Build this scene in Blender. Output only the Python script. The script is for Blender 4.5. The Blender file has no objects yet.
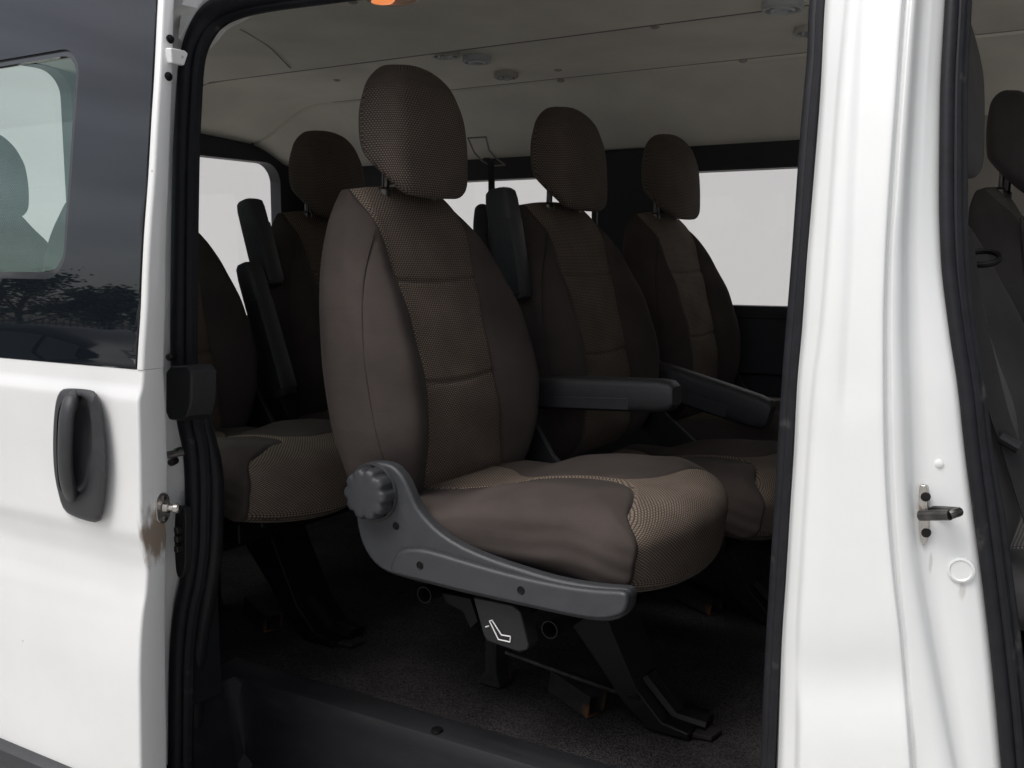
import bpy, bmesh, math, random
import numpy as np
from mathutils import Vector, Matrix
random.seed(7)
rng = np.random.default_rng(5)
R = math.radians
SC = bpy.context.scene
COL = SC.collection

# ------------------------------------------------------------------ camera
FPX = 1011.0
CAM = np.array([0.0, -1.0, 1.3])
YAW = R(31.5)
PIT = math.atan(126 / FPX)
FW = np.array([-math.sin(YAW) * math.cos(PIT), math.cos(YAW) * math.cos(PIT), -math.sin(PIT)])
RT = np.array([math.cos(YAW), math.sin(YAW), 0.0])
UP = np.cross(RT, FW)
cd = bpy.data.cameras.new('camera')
cam = bpy.data.objects.new('camera', cd)
COL.objects.link(cam)
cam.matrix_world = Matrix(((RT[0], UP[0], -FW[0], CAM[0]), (RT[1], UP[1], -FW[1], CAM[1]), (RT[2], UP[2], -FW[2], CAM[2]), (0, 0, 0, 1)))
cd.sensor_width = 36
cd.lens = 36 * FPX / 1024
cd.clip_end = 3000
cd.clip_start = 0.02
SC.camera = cam

ZF = 0.55        # cabin floor
ZB = 1.145       # belt line of the body side


def ray(x, y):
    return FW + (x - 512) / FPX * RT - (y - 384) / FPX * UP


def at(x, y, Y):
    """point of the measured photograph on the plane at depth Y"""
    d = ray(x, y)
    return CAM + d * ((Y - CAM[1]) / d[1])


def at_x(x, y, X):
    d = ray(x, y)
    return CAM + d * ((X - CAM[0]) / d[0])


def at_z(x, y, Z):
    d = ray(x, y)
    return CAM + d * ((Z - CAM[2]) / d[2])


def ys(z):
    """tumblehome of the body side above the belt line"""
    t = max(0.0, z - ZB)
    return 0.025 * t + 0.33 * t * t


def on_side(x, y, off=0.0):
    Y = off
    p = None
    for _ in range(12):
        p = at(x, y, Y)
        Y = off + ys(p[2])
    return p


def smooth(t):
    t = min(1.0, max(0.0, t))
    return t * t * (3 - 2 * t)


def itp(x, xs, vs):
    """smooth (monotone cubic) interpolation"""
    xs = list(xs); vs = list(vs)
    if x <= xs[0]: return vs[0] + (x - xs[0]) * (vs[1] - vs[0]) / (xs[1] - xs[0]) * 0
    if x >= xs[-1]: return vs[-1]
    n = len(xs)
    k = max(i for i in range(n - 1) if xs[i] <= x)
    d = [(vs[i + 1] - vs[i]) / (xs[i + 1] - xs[i]) for i in range(n - 1)]
    def m(i):
        if i == 0: return d[0]
        if i == n - 1: return d[-1]
        if d[i - 1] * d[i] <= 0: return 0.0
        return 2 * d[i - 1] * d[i] / (d[i - 1] + d[i])
    h = xs[k + 1] - xs[k]
    t = (x - xs[k]) / h
    return ((2 * t ** 3 - 3 * t * t + 1) * vs[k] + (t ** 3 - 2 * t * t + t) * h * m(k)
            + (-2 * t ** 3 + 3 * t * t) * vs[k + 1] + (t ** 3 - t * t) * h * m(k + 1))


def spline(pts, n=8, closed=False):
    """Catmull-Rom through points"""
    P = [np.array(p, float) for p in pts]
    N = len(P)
    out = []
    rngk = range(N) if closed else range(N - 1)
    for i in rngk:
        if closed:
            a, b, c, d = P[(i - 1) % N], P[i], P[(i + 1) % N], P[(i + 2) % N]
        else:
            a, b, c, d = P[max(i - 1, 0)], P[i], P[i + 1], P[min(i + 2, N - 1)]
        for k in range(n):
            t = k / n
            out.append(0.5 * ((2 * b) + (c - a) * t + (2 * a - 5 * b + 4 * c - d) * t * t + (3 * b - 3 * c + d - a) * t ** 3))
    if not closed: out.append(P[-1])
    return out


# ------------------------------------------------------------------ materials
def N(nt, t, **kw):
    n = nt.nodes.new(t)
    for k, v in kw.items():
        setattr(n, k, v)
    return n


def base_mat(name):
    m = bpy.data.materials.new(name)
    m.use_nodes = True
    return m, m.node_tree, m.node_tree.nodes['Principled BSDF']


def mat(name, col, rough=0.5, metal=0.0, nscale=0, namt=0.15, bump=0.0, bscale=200, spec=0.5, coat=0.0, emit=None, dirt=None, stretch=None):
    m, nt, b = base_mat(name)
    L = nt.links.new
    b.inputs['Base Color'].default_value = (*col, 1)
    b.inputs['Roughness'].default_value = rough
    b.inputs['Metallic'].default_value = metal
    b.inputs['Specular IOR Level'].default_value = spec
    b.inputs['Coat Weight'].default_value = coat
    b.inputs['Coat Roughness'].default_value = 0.06
    tc = N(nt, 'ShaderNodeTexCoord')
    src = tc.outputs['Object']
    if stretch:
        mp = N(nt, 'ShaderNodeMapping')
        mp.inputs['Scale'].default_value = stretch
        L(src, mp.inputs[0]); src = mp.outputs[0]
    if nscale:
        nz = N(nt, 'ShaderNodeTexNoise')
        nz.inputs['Scale'].default_value = nscale
        nz.inputs['Detail'].default_value = 6
        L(src, nz.inputs['Vector'])
        rp = N(nt, 'ShaderNodeMapRange')
        rp.inputs[1].default_value = 0.3; rp.inputs[2].default_value = 0.7
        rp.inputs[3].default_value = 1 - namt; rp.inputs[4].default_value = 1 + namt
        L(nz.outputs['Fac'], rp.inputs[0])
        mx = N(nt, 'ShaderNodeVectorMath', operation='SCALE')
        mx.inputs[0].default_value = col
        L(rp.outputs[0], mx.inputs['Scale'])
        outc = mx.outputs[0]
        if dirt:
            d2 = N(nt, 'ShaderNodeTexNoise')
            d2.inputs['Scale'].default_value = dirt[1]
            d2.inputs['Detail'].default_value = 8
            L(src, d2.inputs['Vector'])
            r2 = N(nt, 'ShaderNodeMapRange')
            r2.inputs[1].default_value = dirt[2]; r2.inputs[2].default_value = dirt[2] + 0.12
            L(d2.outputs['Fac'], r2.inputs[0])
            mm = N(nt, 'ShaderNodeMix', data_type='RGBA')
            mm.inputs['B'].default_value = (*dirt[0], 1)
            L(outc, mm.inputs['A']); L(r2.outputs[0], mm.inputs['Factor'])
            outc = mm.outputs['Result']
        L(outc, b.inputs['Base Color'])
        rr = N(nt, 'ShaderNodeMapRange')
        rr.inputs[3].default_value = max(0.02, rough - 0.08); rr.inputs[4].default_value = min(1, rough + 0.08)
        L(nz.outputs['Fac'], rr.inputs[0]); L(rr.outputs[0], b.inputs['Roughness'])
    if bump:
        nb = N(nt, 'ShaderNodeTexNoise')
        nb.inputs['Scale'].default_value = bscale
        nb.inputs['Detail'].default_value = 3
        L(src, nb.inputs['Vector'])
        bp = N(nt, 'ShaderNodeBump')
        bp.inputs['Strength'].default_value = bump
        bp.inputs['Distance'].default_value = 0.002
        L(nb.outputs['Fac'], bp.inputs['Height']); L(bp.outputs[0], b.inputs['Normal'])
    if emit:
        b.inputs['Emission Color'].default_value = (*emit[0], 1)
        b.inputs['Emission Strength'].default_value = emit[1]
    return m


def glass(name, tint, ior=1.5, rough=0.0, sheen=(1, 1, 1)):
    m = bpy.data.materials.new(name)
    m.use_nodes = True
    nt = m.node_tree
    nt.nodes.clear()
    L = nt.links.new
    o = N(nt, 'ShaderNodeOutputMaterial')
    tr = N(nt, 'ShaderNodeBsdfTransparent'); tr.inputs[0].default_value = (*tint, 1)
    gl = N(nt, 'ShaderNodeBsdfGlossy'); gl.inputs['Roughness'].default_value = rough; gl.inputs[0].default_value = (*sheen, 1)
    fr = N(nt, 'ShaderNodeFresnel')
    ge = N(nt, 'ShaderNodeNewGeometry')
    mi = N(nt, 'ShaderNodeMapRange'); mi.inputs[3].default_value = ior; mi.inputs[4].default_value = 1 / ior
    L(ge.outputs['Backfacing'], mi.inputs[0]); L(mi.outputs[0], fr.inputs[0])
    mx = N(nt, 'ShaderNodeMixShader')
    L(fr.outputs[0], mx.inputs[0]); L(tr.outputs[0], mx.inputs[1]); L(gl.outputs[0], mx.inputs[2]); L(mx.outputs[0], o.inputs[0])
    return m


def weave(name, dark, light, du=0.0066, dv=0.0031, bump=0.6, amount=0.8, worn=0.35):
    """woven upholstery: staggered light stitches on a dark ground, in UV metres"""
    m, nt, b = base_mat(name)
    L = nt.links.new
    uv = N(nt, 'ShaderNodeUVMap')
    # small distortion so that the rows wander
    nz = N(nt, 'ShaderNodeTexNoise'); nz.inputs['Scale'].default_value = 45; nz.inputs['Detail'].default_value = 3
    L(uv.outputs[0], nz.inputs['Vector'])
    sb = N(nt, 'ShaderNodeVectorMath', operation='SUBTRACT'); sb.inputs[1].default_value = (0.5, 0.5, 0.5)
    L(nz.outputs['Color'], sb.inputs[0])
    sc = N(nt, 'ShaderNodeVectorMath', operation='SCALE'); sc.inputs['Scale'].default_value = 0.0022
    L(sb.outputs[0], sc.inputs[0])
    ad = N(nt, 'ShaderNodeVectorMath', operation='ADD')
    L(uv.outputs[0], ad.inputs[0]); L(sc.outputs[0], ad.inputs[1])
    sx = N(nt, 'ShaderNodeSeparateXYZ'); L(ad.outputs[0], sx.inputs[0])
    def math_(op, a, bval=None, c=None):
        n = N(nt, 'ShaderNodeMath', operation=op)
        for i, v in enumerate((a, bval, c)):
            if v is None: continue
            if isinstance(v, (int, float)): n.inputs[i].default_value = v
            else: L(v, n.inputs[i])
        return n.outputs[0]
    ru = math_('DIVIDE', sx.outputs[0], du)
    rv = math_('DIVIDE', sx.outputs[1], dv)
    row = math_('FLOOR', rv)
    # each row shifts by 0.5, with a slow zig-zag
    sh = math_('MULTIPLY', row, 0.0)
    uu = math_('ADD', ru, math_('ADD', math_('MULTIPLY', row, 0.5), sh))
    fu = math_('SUBTRACT', math_('FRACT', uu), 0.5)
    fv = math_('SUBTRACT', math_('FRACT', rv), 0.5)
    d2 = math_('ADD', math_('POWER', math_('ABSOLUTE', math_('MULTIPLY', fu, 2.3)), 2.0), math_('POWER', math_('ABSOLUTE', math_('MULTIPLY', fv, 2.2)), 2.0))
    dot = N(nt, 'ShaderNodeMapRange', interpolation_type='SMOOTHSTEP')
    dot.inputs[1].default_value = 1.05; dot.inputs[2].default_value = 0.25
    L(d2, dot.inputs[0])
    wn = N(nt, 'ShaderNodeTexNoise'); wn.inputs['Scale'].default_value = 14; wn.inputs['Detail'].default_value = 5
    L(uv.outputs[0], wn.inputs['Vector'])
    wr = N(nt, 'ShaderNodeMapRange'); wr.inputs[1].default_value = 0.3; wr.inputs[2].default_value = 0.7
    wr.inputs[3].default_value = 1 - worn; wr.inputs[4].default_value = 1.0
    L(wn.outputs['Fac'], wr.inputs[0])
    f = math_('MULTIPLY', math_('MULTIPLY', dot.outputs[0], wr.outputs[0]), amount)
    mx = N(nt, 'ShaderNodeMix', data_type='RGBA')
    mx.inputs['A'].default_value = (*dark, 1); mx.inputs['B'].default_value = (*light, 1)
    L(f, mx.inputs['Factor']); L(mx.outputs['Result'], b.inputs['Base Color'])
    bp = N(nt, 'ShaderNodeBump'); bp.inputs['Strength'].default_value = bump; bp.inputs['Distance'].default_value = 0.0012
    L(dot.outputs[0], bp.inputs['Height']); L(bp.outputs[0], b.inputs['Normal'])
    b.inputs['Roughness'].default_value = 0.92
    b.inputs['Specular IOR Level'].default_value = 0.15
    b.inputs['Sheen Weight'].default_value = 0.02
    return m


def cloth(name, col, wrinkle=0.10):
    m, nt, b = base_mat(name)
    L = nt.links.new
    tc = N(nt, 'ShaderNodeTexCoord')
    fine = N(nt, 'ShaderNodeTexNoise'); fine.inputs['Scale'].default_value = 900; fine.inputs['Detail'].default_value = 2
    L(tc.outputs['Object'], fine.inputs['Vector'])
    blot = N(nt, 'ShaderNodeTexNoise'); blot.inputs['Scale'].default_value = 11; blot.inputs['Detail'].default_value = 7
    L(tc.outputs['Object'], blot.inputs['Vector'])
    mr = N(nt, 'ShaderNodeMapRange'); mr.inputs[1].default_value = 0.3; mr.inputs[2].default_value = 0.7
    mr.inputs[3].default_value = 0.82; mr.inputs[4].default_value = 1.2
    L(blot.outputs['Fac'], mr.inputs[0])
    mr2 = N(nt, 'ShaderNodeMapRange'); mr2.inputs[3].default_value = 0.75; mr2.inputs[4].default_value = 1.25
    L(fine.outputs['Fac'], mr2.inputs[0])
    mu = N(nt, 'ShaderNodeMath', operation='MULTIPLY'); L(mr.outputs[0], mu.inputs[0]); L(mr2.outputs[0], mu.inputs[1])
    vs_ = N(nt, 'ShaderNodeVectorMath', operation='SCALE'); vs_.inputs[0].default_value = col
    L(mu.outputs[0], vs_.inputs['Scale']); L(vs_.outputs[0], b.inputs['Base Color'])
    # soft lengthwise pull wrinkles + weave grain
    mp = N(nt, 'ShaderNodeMapping'); mp.inputs['Scale'].default_value = (4, 14, 38); mp.inputs['Rotation'].default_value = (0, 0.12, 0)
    L(tc.outputs['Object'], mp.inputs[0])
    wr = N(nt, 'ShaderNodeTexNoise'); wr.inputs['Scale'].default_value = 1.0; wr.inputs['Detail'].default_value = 2.5; wr.inputs['Distortion'].default_value = 0.4
    L(mp.outputs[0], wr.inputs['Vector'])
    b1 = N(nt, 'ShaderNodeBump'); b1.inputs['Strength'].default_value = wrinkle; b1.inputs['Distance'].default_value = 0.012
    L(wr.outputs['Fac'], b1.inputs['Height'])
    b2 = N(nt, 'ShaderNodeBump'); b2.inputs['Strength'].default_value = 0.25; b2.inputs['Distance'].default_value = 0.0006
    L(fine.outputs['Fac'], b2.inputs['Height']); L(b1.outputs[0], b2.inputs['Normal']); L(b2.outputs[0], b.inputs['Normal'])
    b.inputs['Roughness'].default_value = 0.88
    b.inputs['Specular IOR Level'].default_value = 0.2
    b.inputs['Sheen Weight'].default_value = 0.02
    b.inputs['Sheen Roughness'].default_value = 0.5
    return m


def paint_white(name, col=(0.80, 0.80, 0.79), stain=None, strength=0.85):
    """white body paint; stain = (centre, radius) of a rusty run-down mark"""
    m, nt, b = base_mat(name)
    L = nt.links.new
    tc = N(nt, 'ShaderNodeTexCoord')
    n1 = N(nt, 'ShaderNodeTexNoise'); n1.inputs['Scale'].default_value = 3.5; n1.inputs['Detail'].default_value = 9; n1.inputs['Roughness'].default_value = 0.65
    L(tc.outputs['Object'], n1.inputs['Vector'])
    r1 = N(nt, 'ShaderNodeMapRange'); r1.inputs[1].default_value = 0.35; r1.inputs[2].default_value = 0.7; r1.inputs[3].default_value = 1.0; r1.inputs[4].default_value = 0.93
    L(n1.outputs['Fac'], r1.inputs[0])
    v = N(nt, 'ShaderNodeVectorMath', operation='SCALE'); v.inputs[0].default_value = col
    L(r1.outputs[0], v.inputs['Scale'])
    outc = v.outputs[0]
    # sparse specks of grime / stone chips
    vo = N(nt, 'ShaderNodeTexVoronoi'); vo.inputs['Scale'].default_value = 16
    L(tc.outputs['Object'], vo.inputs['Vector'])
    lt = N(nt, 'ShaderNodeMath', operation='LESS_THAN'); lt.inputs[1].default_value = 0.035
    L(vo.outputs['Distance'], lt.inputs[0])
    wn = N(nt, 'ShaderNodeTexWhiteNoise'); L(vo.outputs['Color'], wn.inputs['Vector'])
    gt = N(nt, 'ShaderNodeMath', operation='GREATER_THAN'); gt.inputs[1].default_value = 0.72
    L(wn.outputs['Value'], gt.inputs[0])
    mu = N(nt, 'ShaderNodeMath', operation='MULTIPLY'); L(lt.outputs[0], mu.inputs[0]); L(gt.outputs[0], mu.inputs[1])
    mk = N(nt, 'ShaderNodeMath', operation='MULTIPLY'); mk.inputs[1].default_value = 0.55; L(mu.outputs[0], mk.inputs[0])
    mm = N(nt, 'ShaderNodeMix', data_type='RGBA'); mm.inputs['B'].default_value = (0.33, 0.29, 0.24, 1)
    L(outc, mm.inputs['A']); L(mk.outputs[0], mm.inputs['Factor']); outc = mm.outputs['Result']
    for (c, rad, thr) in (stain or []):
        mp = N(nt, 'ShaderNodeMapping', vector_type='POINT')
        mp.inputs['Location'].default_value = [-c[i] / rad[i] for i in range(3)]
        mp.inputs['Scale'].default_value = [1 / r for r in rad]
        L(tc.outputs['Object'], mp.inputs[0])
        ln = N(nt, 'ShaderNodeVectorMath', operation='LENGTH'); L(mp.outputs[0], ln.inputs[0])
        m2 = N(nt, 'ShaderNodeMapping'); m2.inputs['Scale'].default_value = (160, 90, 28)
        L(tc.outputs['Object'], m2.inputs[0])
        ns = N(nt, 'ShaderNodeTexNoise'); ns.inputs['Scale'].default_value = 1; ns.inputs['Detail'].default_value = 6
        L(m2.outputs[0], ns.inputs['Vector'])
        s = N(nt, 'ShaderNodeMath', operation='SUBTRACT'); L(ns.outputs['Fac'], s.inputs[0])
        ml = N(nt, 'ShaderNodeMath', operation='MULTIPLY'); ml.inputs[1].default_value = 0.55; L(ln.outputs['Value'], ml.inputs[0])
        L(ml.outputs[0], s.inputs[1])
        rr = N(nt, 'ShaderNodeMapRange', interpolation_type='SMOOTHSTEP'); rr.inputs[1].default_value = thr; rr.inputs[2].default_value = thr + 0.3
        rr.inputs[4].default_value = strength
        L(s.outputs[0], rr.inputs[0])
        m3 = N(nt, 'ShaderNodeMix', data_type='RGBA'); m3.inputs['B'].default_value = (0.20, 0.135, 0.08, 1)
        L(outc, m3.inputs['A']); L(rr.outputs[0], m3.inputs['Factor']); outc = m3.outputs['Result']
    L(outc, b.inputs['Base Color'])
    nb = N(nt, 'ShaderNodeTexNoise'); nb.inputs['Scale'].default_value = 260
    L(tc.outputs['Object'], nb.inputs['Vector'])
    bp = N(nt, 'ShaderNodeBump'); bp.inputs['Strength'].default_value = 0.03; bp.inputs['Distance'].default_value = 0.0008
    L(nb.outputs['Fac'], bp.inputs['Height']); L(bp.outputs[0], b.inputs['Normal'])
    b.inputs['Roughness'].default_value = 0.34
    b.inputs['Specular IOR Level'].default_value = 0.45
    b.inputs['Coat Weight'].default_value = 0.7
    b.inputs['Coat Roughness'].default_value = 0.08
    return m


def carpet(name, col):
    m, nt, b = base_mat(name)
    L = nt.links.new
    tc = N(nt, 'ShaderNodeTexCoord')
    n1 = N(nt, 'ShaderNodeTexNoise'); n1.inputs['Scale'].default_value = 430; n1.inputs['Detail'].default_value = 2
    n2 = N(nt, 'ShaderNodeTexNoise'); n2.inputs['Scale'].default_value = 7; n2.inputs['Detail'].default_value = 8
    L(tc.outputs['Object'], n1.inputs['Vector']); L(tc.outputs['Object'], n2.inputs['Vector'])
    a = N(nt, 'ShaderNodeMapRange'); a.inputs[1].default_value = 0.35; a.inputs[2].default_value = 0.65; a.inputs[3].default_value = 0.35; a.inputs[4].default_value = 1.8
    c = N(nt, 'ShaderNodeMapRange'); c.inputs[1].default_value = 0.35; c.inputs[2].default_value = 0.7; c.inputs[3].default_value = 0.75; c.inputs[4].default_value = 1.35
    L(n1.outputs['Fac'], a.inputs[0]); L(n2.outputs['Fac'], c.inputs[0])
    mu = N(nt, 'ShaderNodeMath', operation='MULTIPLY'); L(a.outputs[0], mu.inputs[0]); L(c.outputs[0], mu.inputs[1])
    v = N(nt, 'ShaderNodeVectorMath', operation='SCALE'); v.inputs[0].default_value = col
    L(mu.outputs[0], v.inputs['Scale']); L(v.outputs[0], b.inputs['Base Color'])
    bp = N(nt, 'ShaderNodeBump'); bp.inputs['Strength'].default_value = 0.9; bp.inputs['Distance'].default_value = 0.003
    L(n1.outputs['Fac'], bp.inputs['Height']); L(bp.outputs[0], b.inputs['Normal'])
    b.inputs['Roughness'].default_value = 1.0
    b.inputs['Specular IOR Level'].default_value = 0.1
    return m


M = {}
p_lat = at(160, 508, -0.075)
M['paint'] = paint_white('white_body_paint')
M['door_paint'] = paint_white('white_door_paint', stain=[((p_lat[0], -0.08, p_lat[2] - 0.038), (0.016, 0.04, 0.06), -0.05)])
M['pillar_paint'] = paint_white('white_pillar_paint', (0.80, 0.81, 0.80), stain=[(on_side(962, 592, 0.04), (0.005, 0.03, 0.018), 0.10), (on_side(928, 502, 0.035), (0.006, 0.03, 0.012), 0.12), (on_side(931, 560, 0.035), (0.003, 0.03, 0.016), 0.12)], strength=0.28)
M['black_glass'] = mat('black_glass', (0.006, 0.008, 0.011), 0.015, spec=0.66)
M['grey_glass'] = mat('grey_ceramic_border', (0.035, 0.038, 0.042), 0.05, spec=0.6)
M['pane'] = glass('clear_pane', (0.95, 0.95, 0.955))
M['tint'] = glass('green_tinted_pane', (0.82, 0.93, 0.885), ior=2.0, sheen=(0.78, 1.0, 0.90))
M['rubber'] = mat('black_rubber', (0.009, 0.0095, 0.0125), 0.6, spec=0.3, nscale=60, namt=0.3, bump=0.15, bscale=300, dirt=((0.08, 0.075, 0.07), 25, 0.64))
M['black_plastic'] = mat('black_plastic', (0.015, 0.0155, 0.017), 0.5, spec=0.35, nscale=40, namt=0.15, bump=0.25, bscale=700)
M['handle_plastic'] = mat('charcoal_plastic', (0.030, 0.031, 0.034), 0.48, nscale=50, namt=0.12, bump=0.3, bscale=900)
M['grey_plastic'] = mat('grey_plastic', (0.038, 0.040, 0.044), 0.45, nscale=40, namt=0.08, bump=0.25, bscale=900, dirt=((0.050, 0.051, 0.052), 26, 0.66))
M['trim_dark'] = mat('dark_trim', (0.012, 0.014, 0.018), 0.55, nscale=20, namt=0.15, bump=0.2, bscale=500)
M['lining_beige'] = mat('beige_side_lining', (0.40, 0.37, 0.345), 0.75, nscale=12, namt=0.08, bump=0.2, bscale=400)
M['headliner'] = mat('pale_headliner', (0.82, 0.785, 0.70), 0.9, nscale=5, namt=0.08, bump=0.3, bscale=500, spec=0.2)
M['groove'] = mat('lining_joint_or_shade', (0.22, 0.21, 0.19), 0.8)
M['carpet'] = carpet('dark_carpet', (0.030, 0.0275, 0.0275))
M['step'] = mat('scuffed_step_plastic', (0.012, 0.0125, 0.0145), 0.55, spec=0.3, nscale=6, namt=0.25, bump=0.3, bscale=350, dirt=((0.020, 0.020, 0.021), 5, 0.55), stretch=(1, 5, 5))
M['leg_metal'] = mat('black_painted_steel', (0.0045, 0.0045, 0.005), 0.5, spec=0.18, nscale=30, namt=0.3, dirt=((0.03, 0.016, 0.009), 22, 0.66))
M['rust'] = mat('rusty_steel', (0.018, 0.016, 0.015), 0.8, spec=0.2, nscale=40, namt=0.4, bump=0.3, dirt=((0.10, 0.045, 0.02), 16, 0.60))
M['steel'] = mat('bright_steel', (0.55, 0.53, 0.50), 0.28, metal=1.0, nscale=60, namt=0.2, dirt=((0.25, 0.13, 0.06), 70, 0.62))
M['dark_steel'] = mat('worn_dark_steel', (0.10, 0.095, 0.09), 0.35, metal=0.9, nscale=80, namt=0.4)
M['icon'] = mat('white_print', (0.75, 0.74, 0.72), 0.6)
M['lamp'] = mat('warm_lamp_lens', (0.9, 0.45, 0.15), 0.3, emit=((1.0, 0.30, 0.10), 0.5))
M['lamp_rim'] = mat('lamp_rim', (0.38, 0.36, 0.32), 0.4)
M['vent_grey'] = mat('vent_grey', (0.40, 0.42, 0.43), 0.35)
M['strap'] = mat('black_webbing', (0.014, 0.014, 0.015), 0.8, nscale=400, namt=0.3, bump=0.4, bscale=600)
M['brown'] = cloth('dark_brown_fabric', (0.052, 0.0415, 0.0375))
M['weave'] = weave('brown_woven_fabric', (0.045, 0.0365, 0.033), (0.36, 0.28, 0.213))
M['weave_head'] = weave('brown_woven_headrest_fabric', (0.043, 0.036, 0.033), (0.27, 0.215, 0.175), du=0.0066, dv=0.0036)
M['front_cloth'] = cloth('charcoal_front_fabric', (0.062, 0.059, 0.059), 0.1)
M['front_weave'] = weave('grey_striped_front_fabric', (0.05, 0.05, 0.05), (0.26, 0.24, 0.22), du=0.004, dv=0.004)
M['orange_thread'] = mat('orange_thread', (0.30, 0.07, 0.03), 0.7)
M['thread'] = mat('dark_thread', (0.022, 0.017, 0.015), 0.8)
M['wall'] = mat('pale_rendered_wall', (0.55, 0.545, 0.54), 0.9, nscale=0.7, namt=0.012, bump=0.2, bscale=40)
M['asphalt'] = mat('pale_concrete', (0.44, 0.43, 0.405), 0.9, nscale=1.2, namt=0.25, bump=0.5, bscale=120)
M['car_black'] = mat('black_car_paint', (0.006, 0.007, 0.011), 0.25, spec=0.3)
M['car_glass'] = mat('dark_car_glass', (0.05, 0.055, 0.06), 0.03, spec=0.9)
M['tyre'] = mat('tyre_rubber', (0.02, 0.02, 0.02), 0.8)
M['alloy'] = mat('alloy', (0.5, 0.5, 0.5), 0.3, metal=1)
M['bark'] = mat('bark', (0.07, 0.05, 0.035), 0.9, nscale=12, namt=0.4, bump=0.5, bscale=30)
M['leaf'] = mat('leaf_green', (0.05, 0.075, 0.03), 0.6, nscale=0.8, namt=0.5)
M['fence'] = mat('grey_fence_metal', (0.12, 0.12, 0.12), 0.5, nscale=5, namt=0.2)


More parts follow.
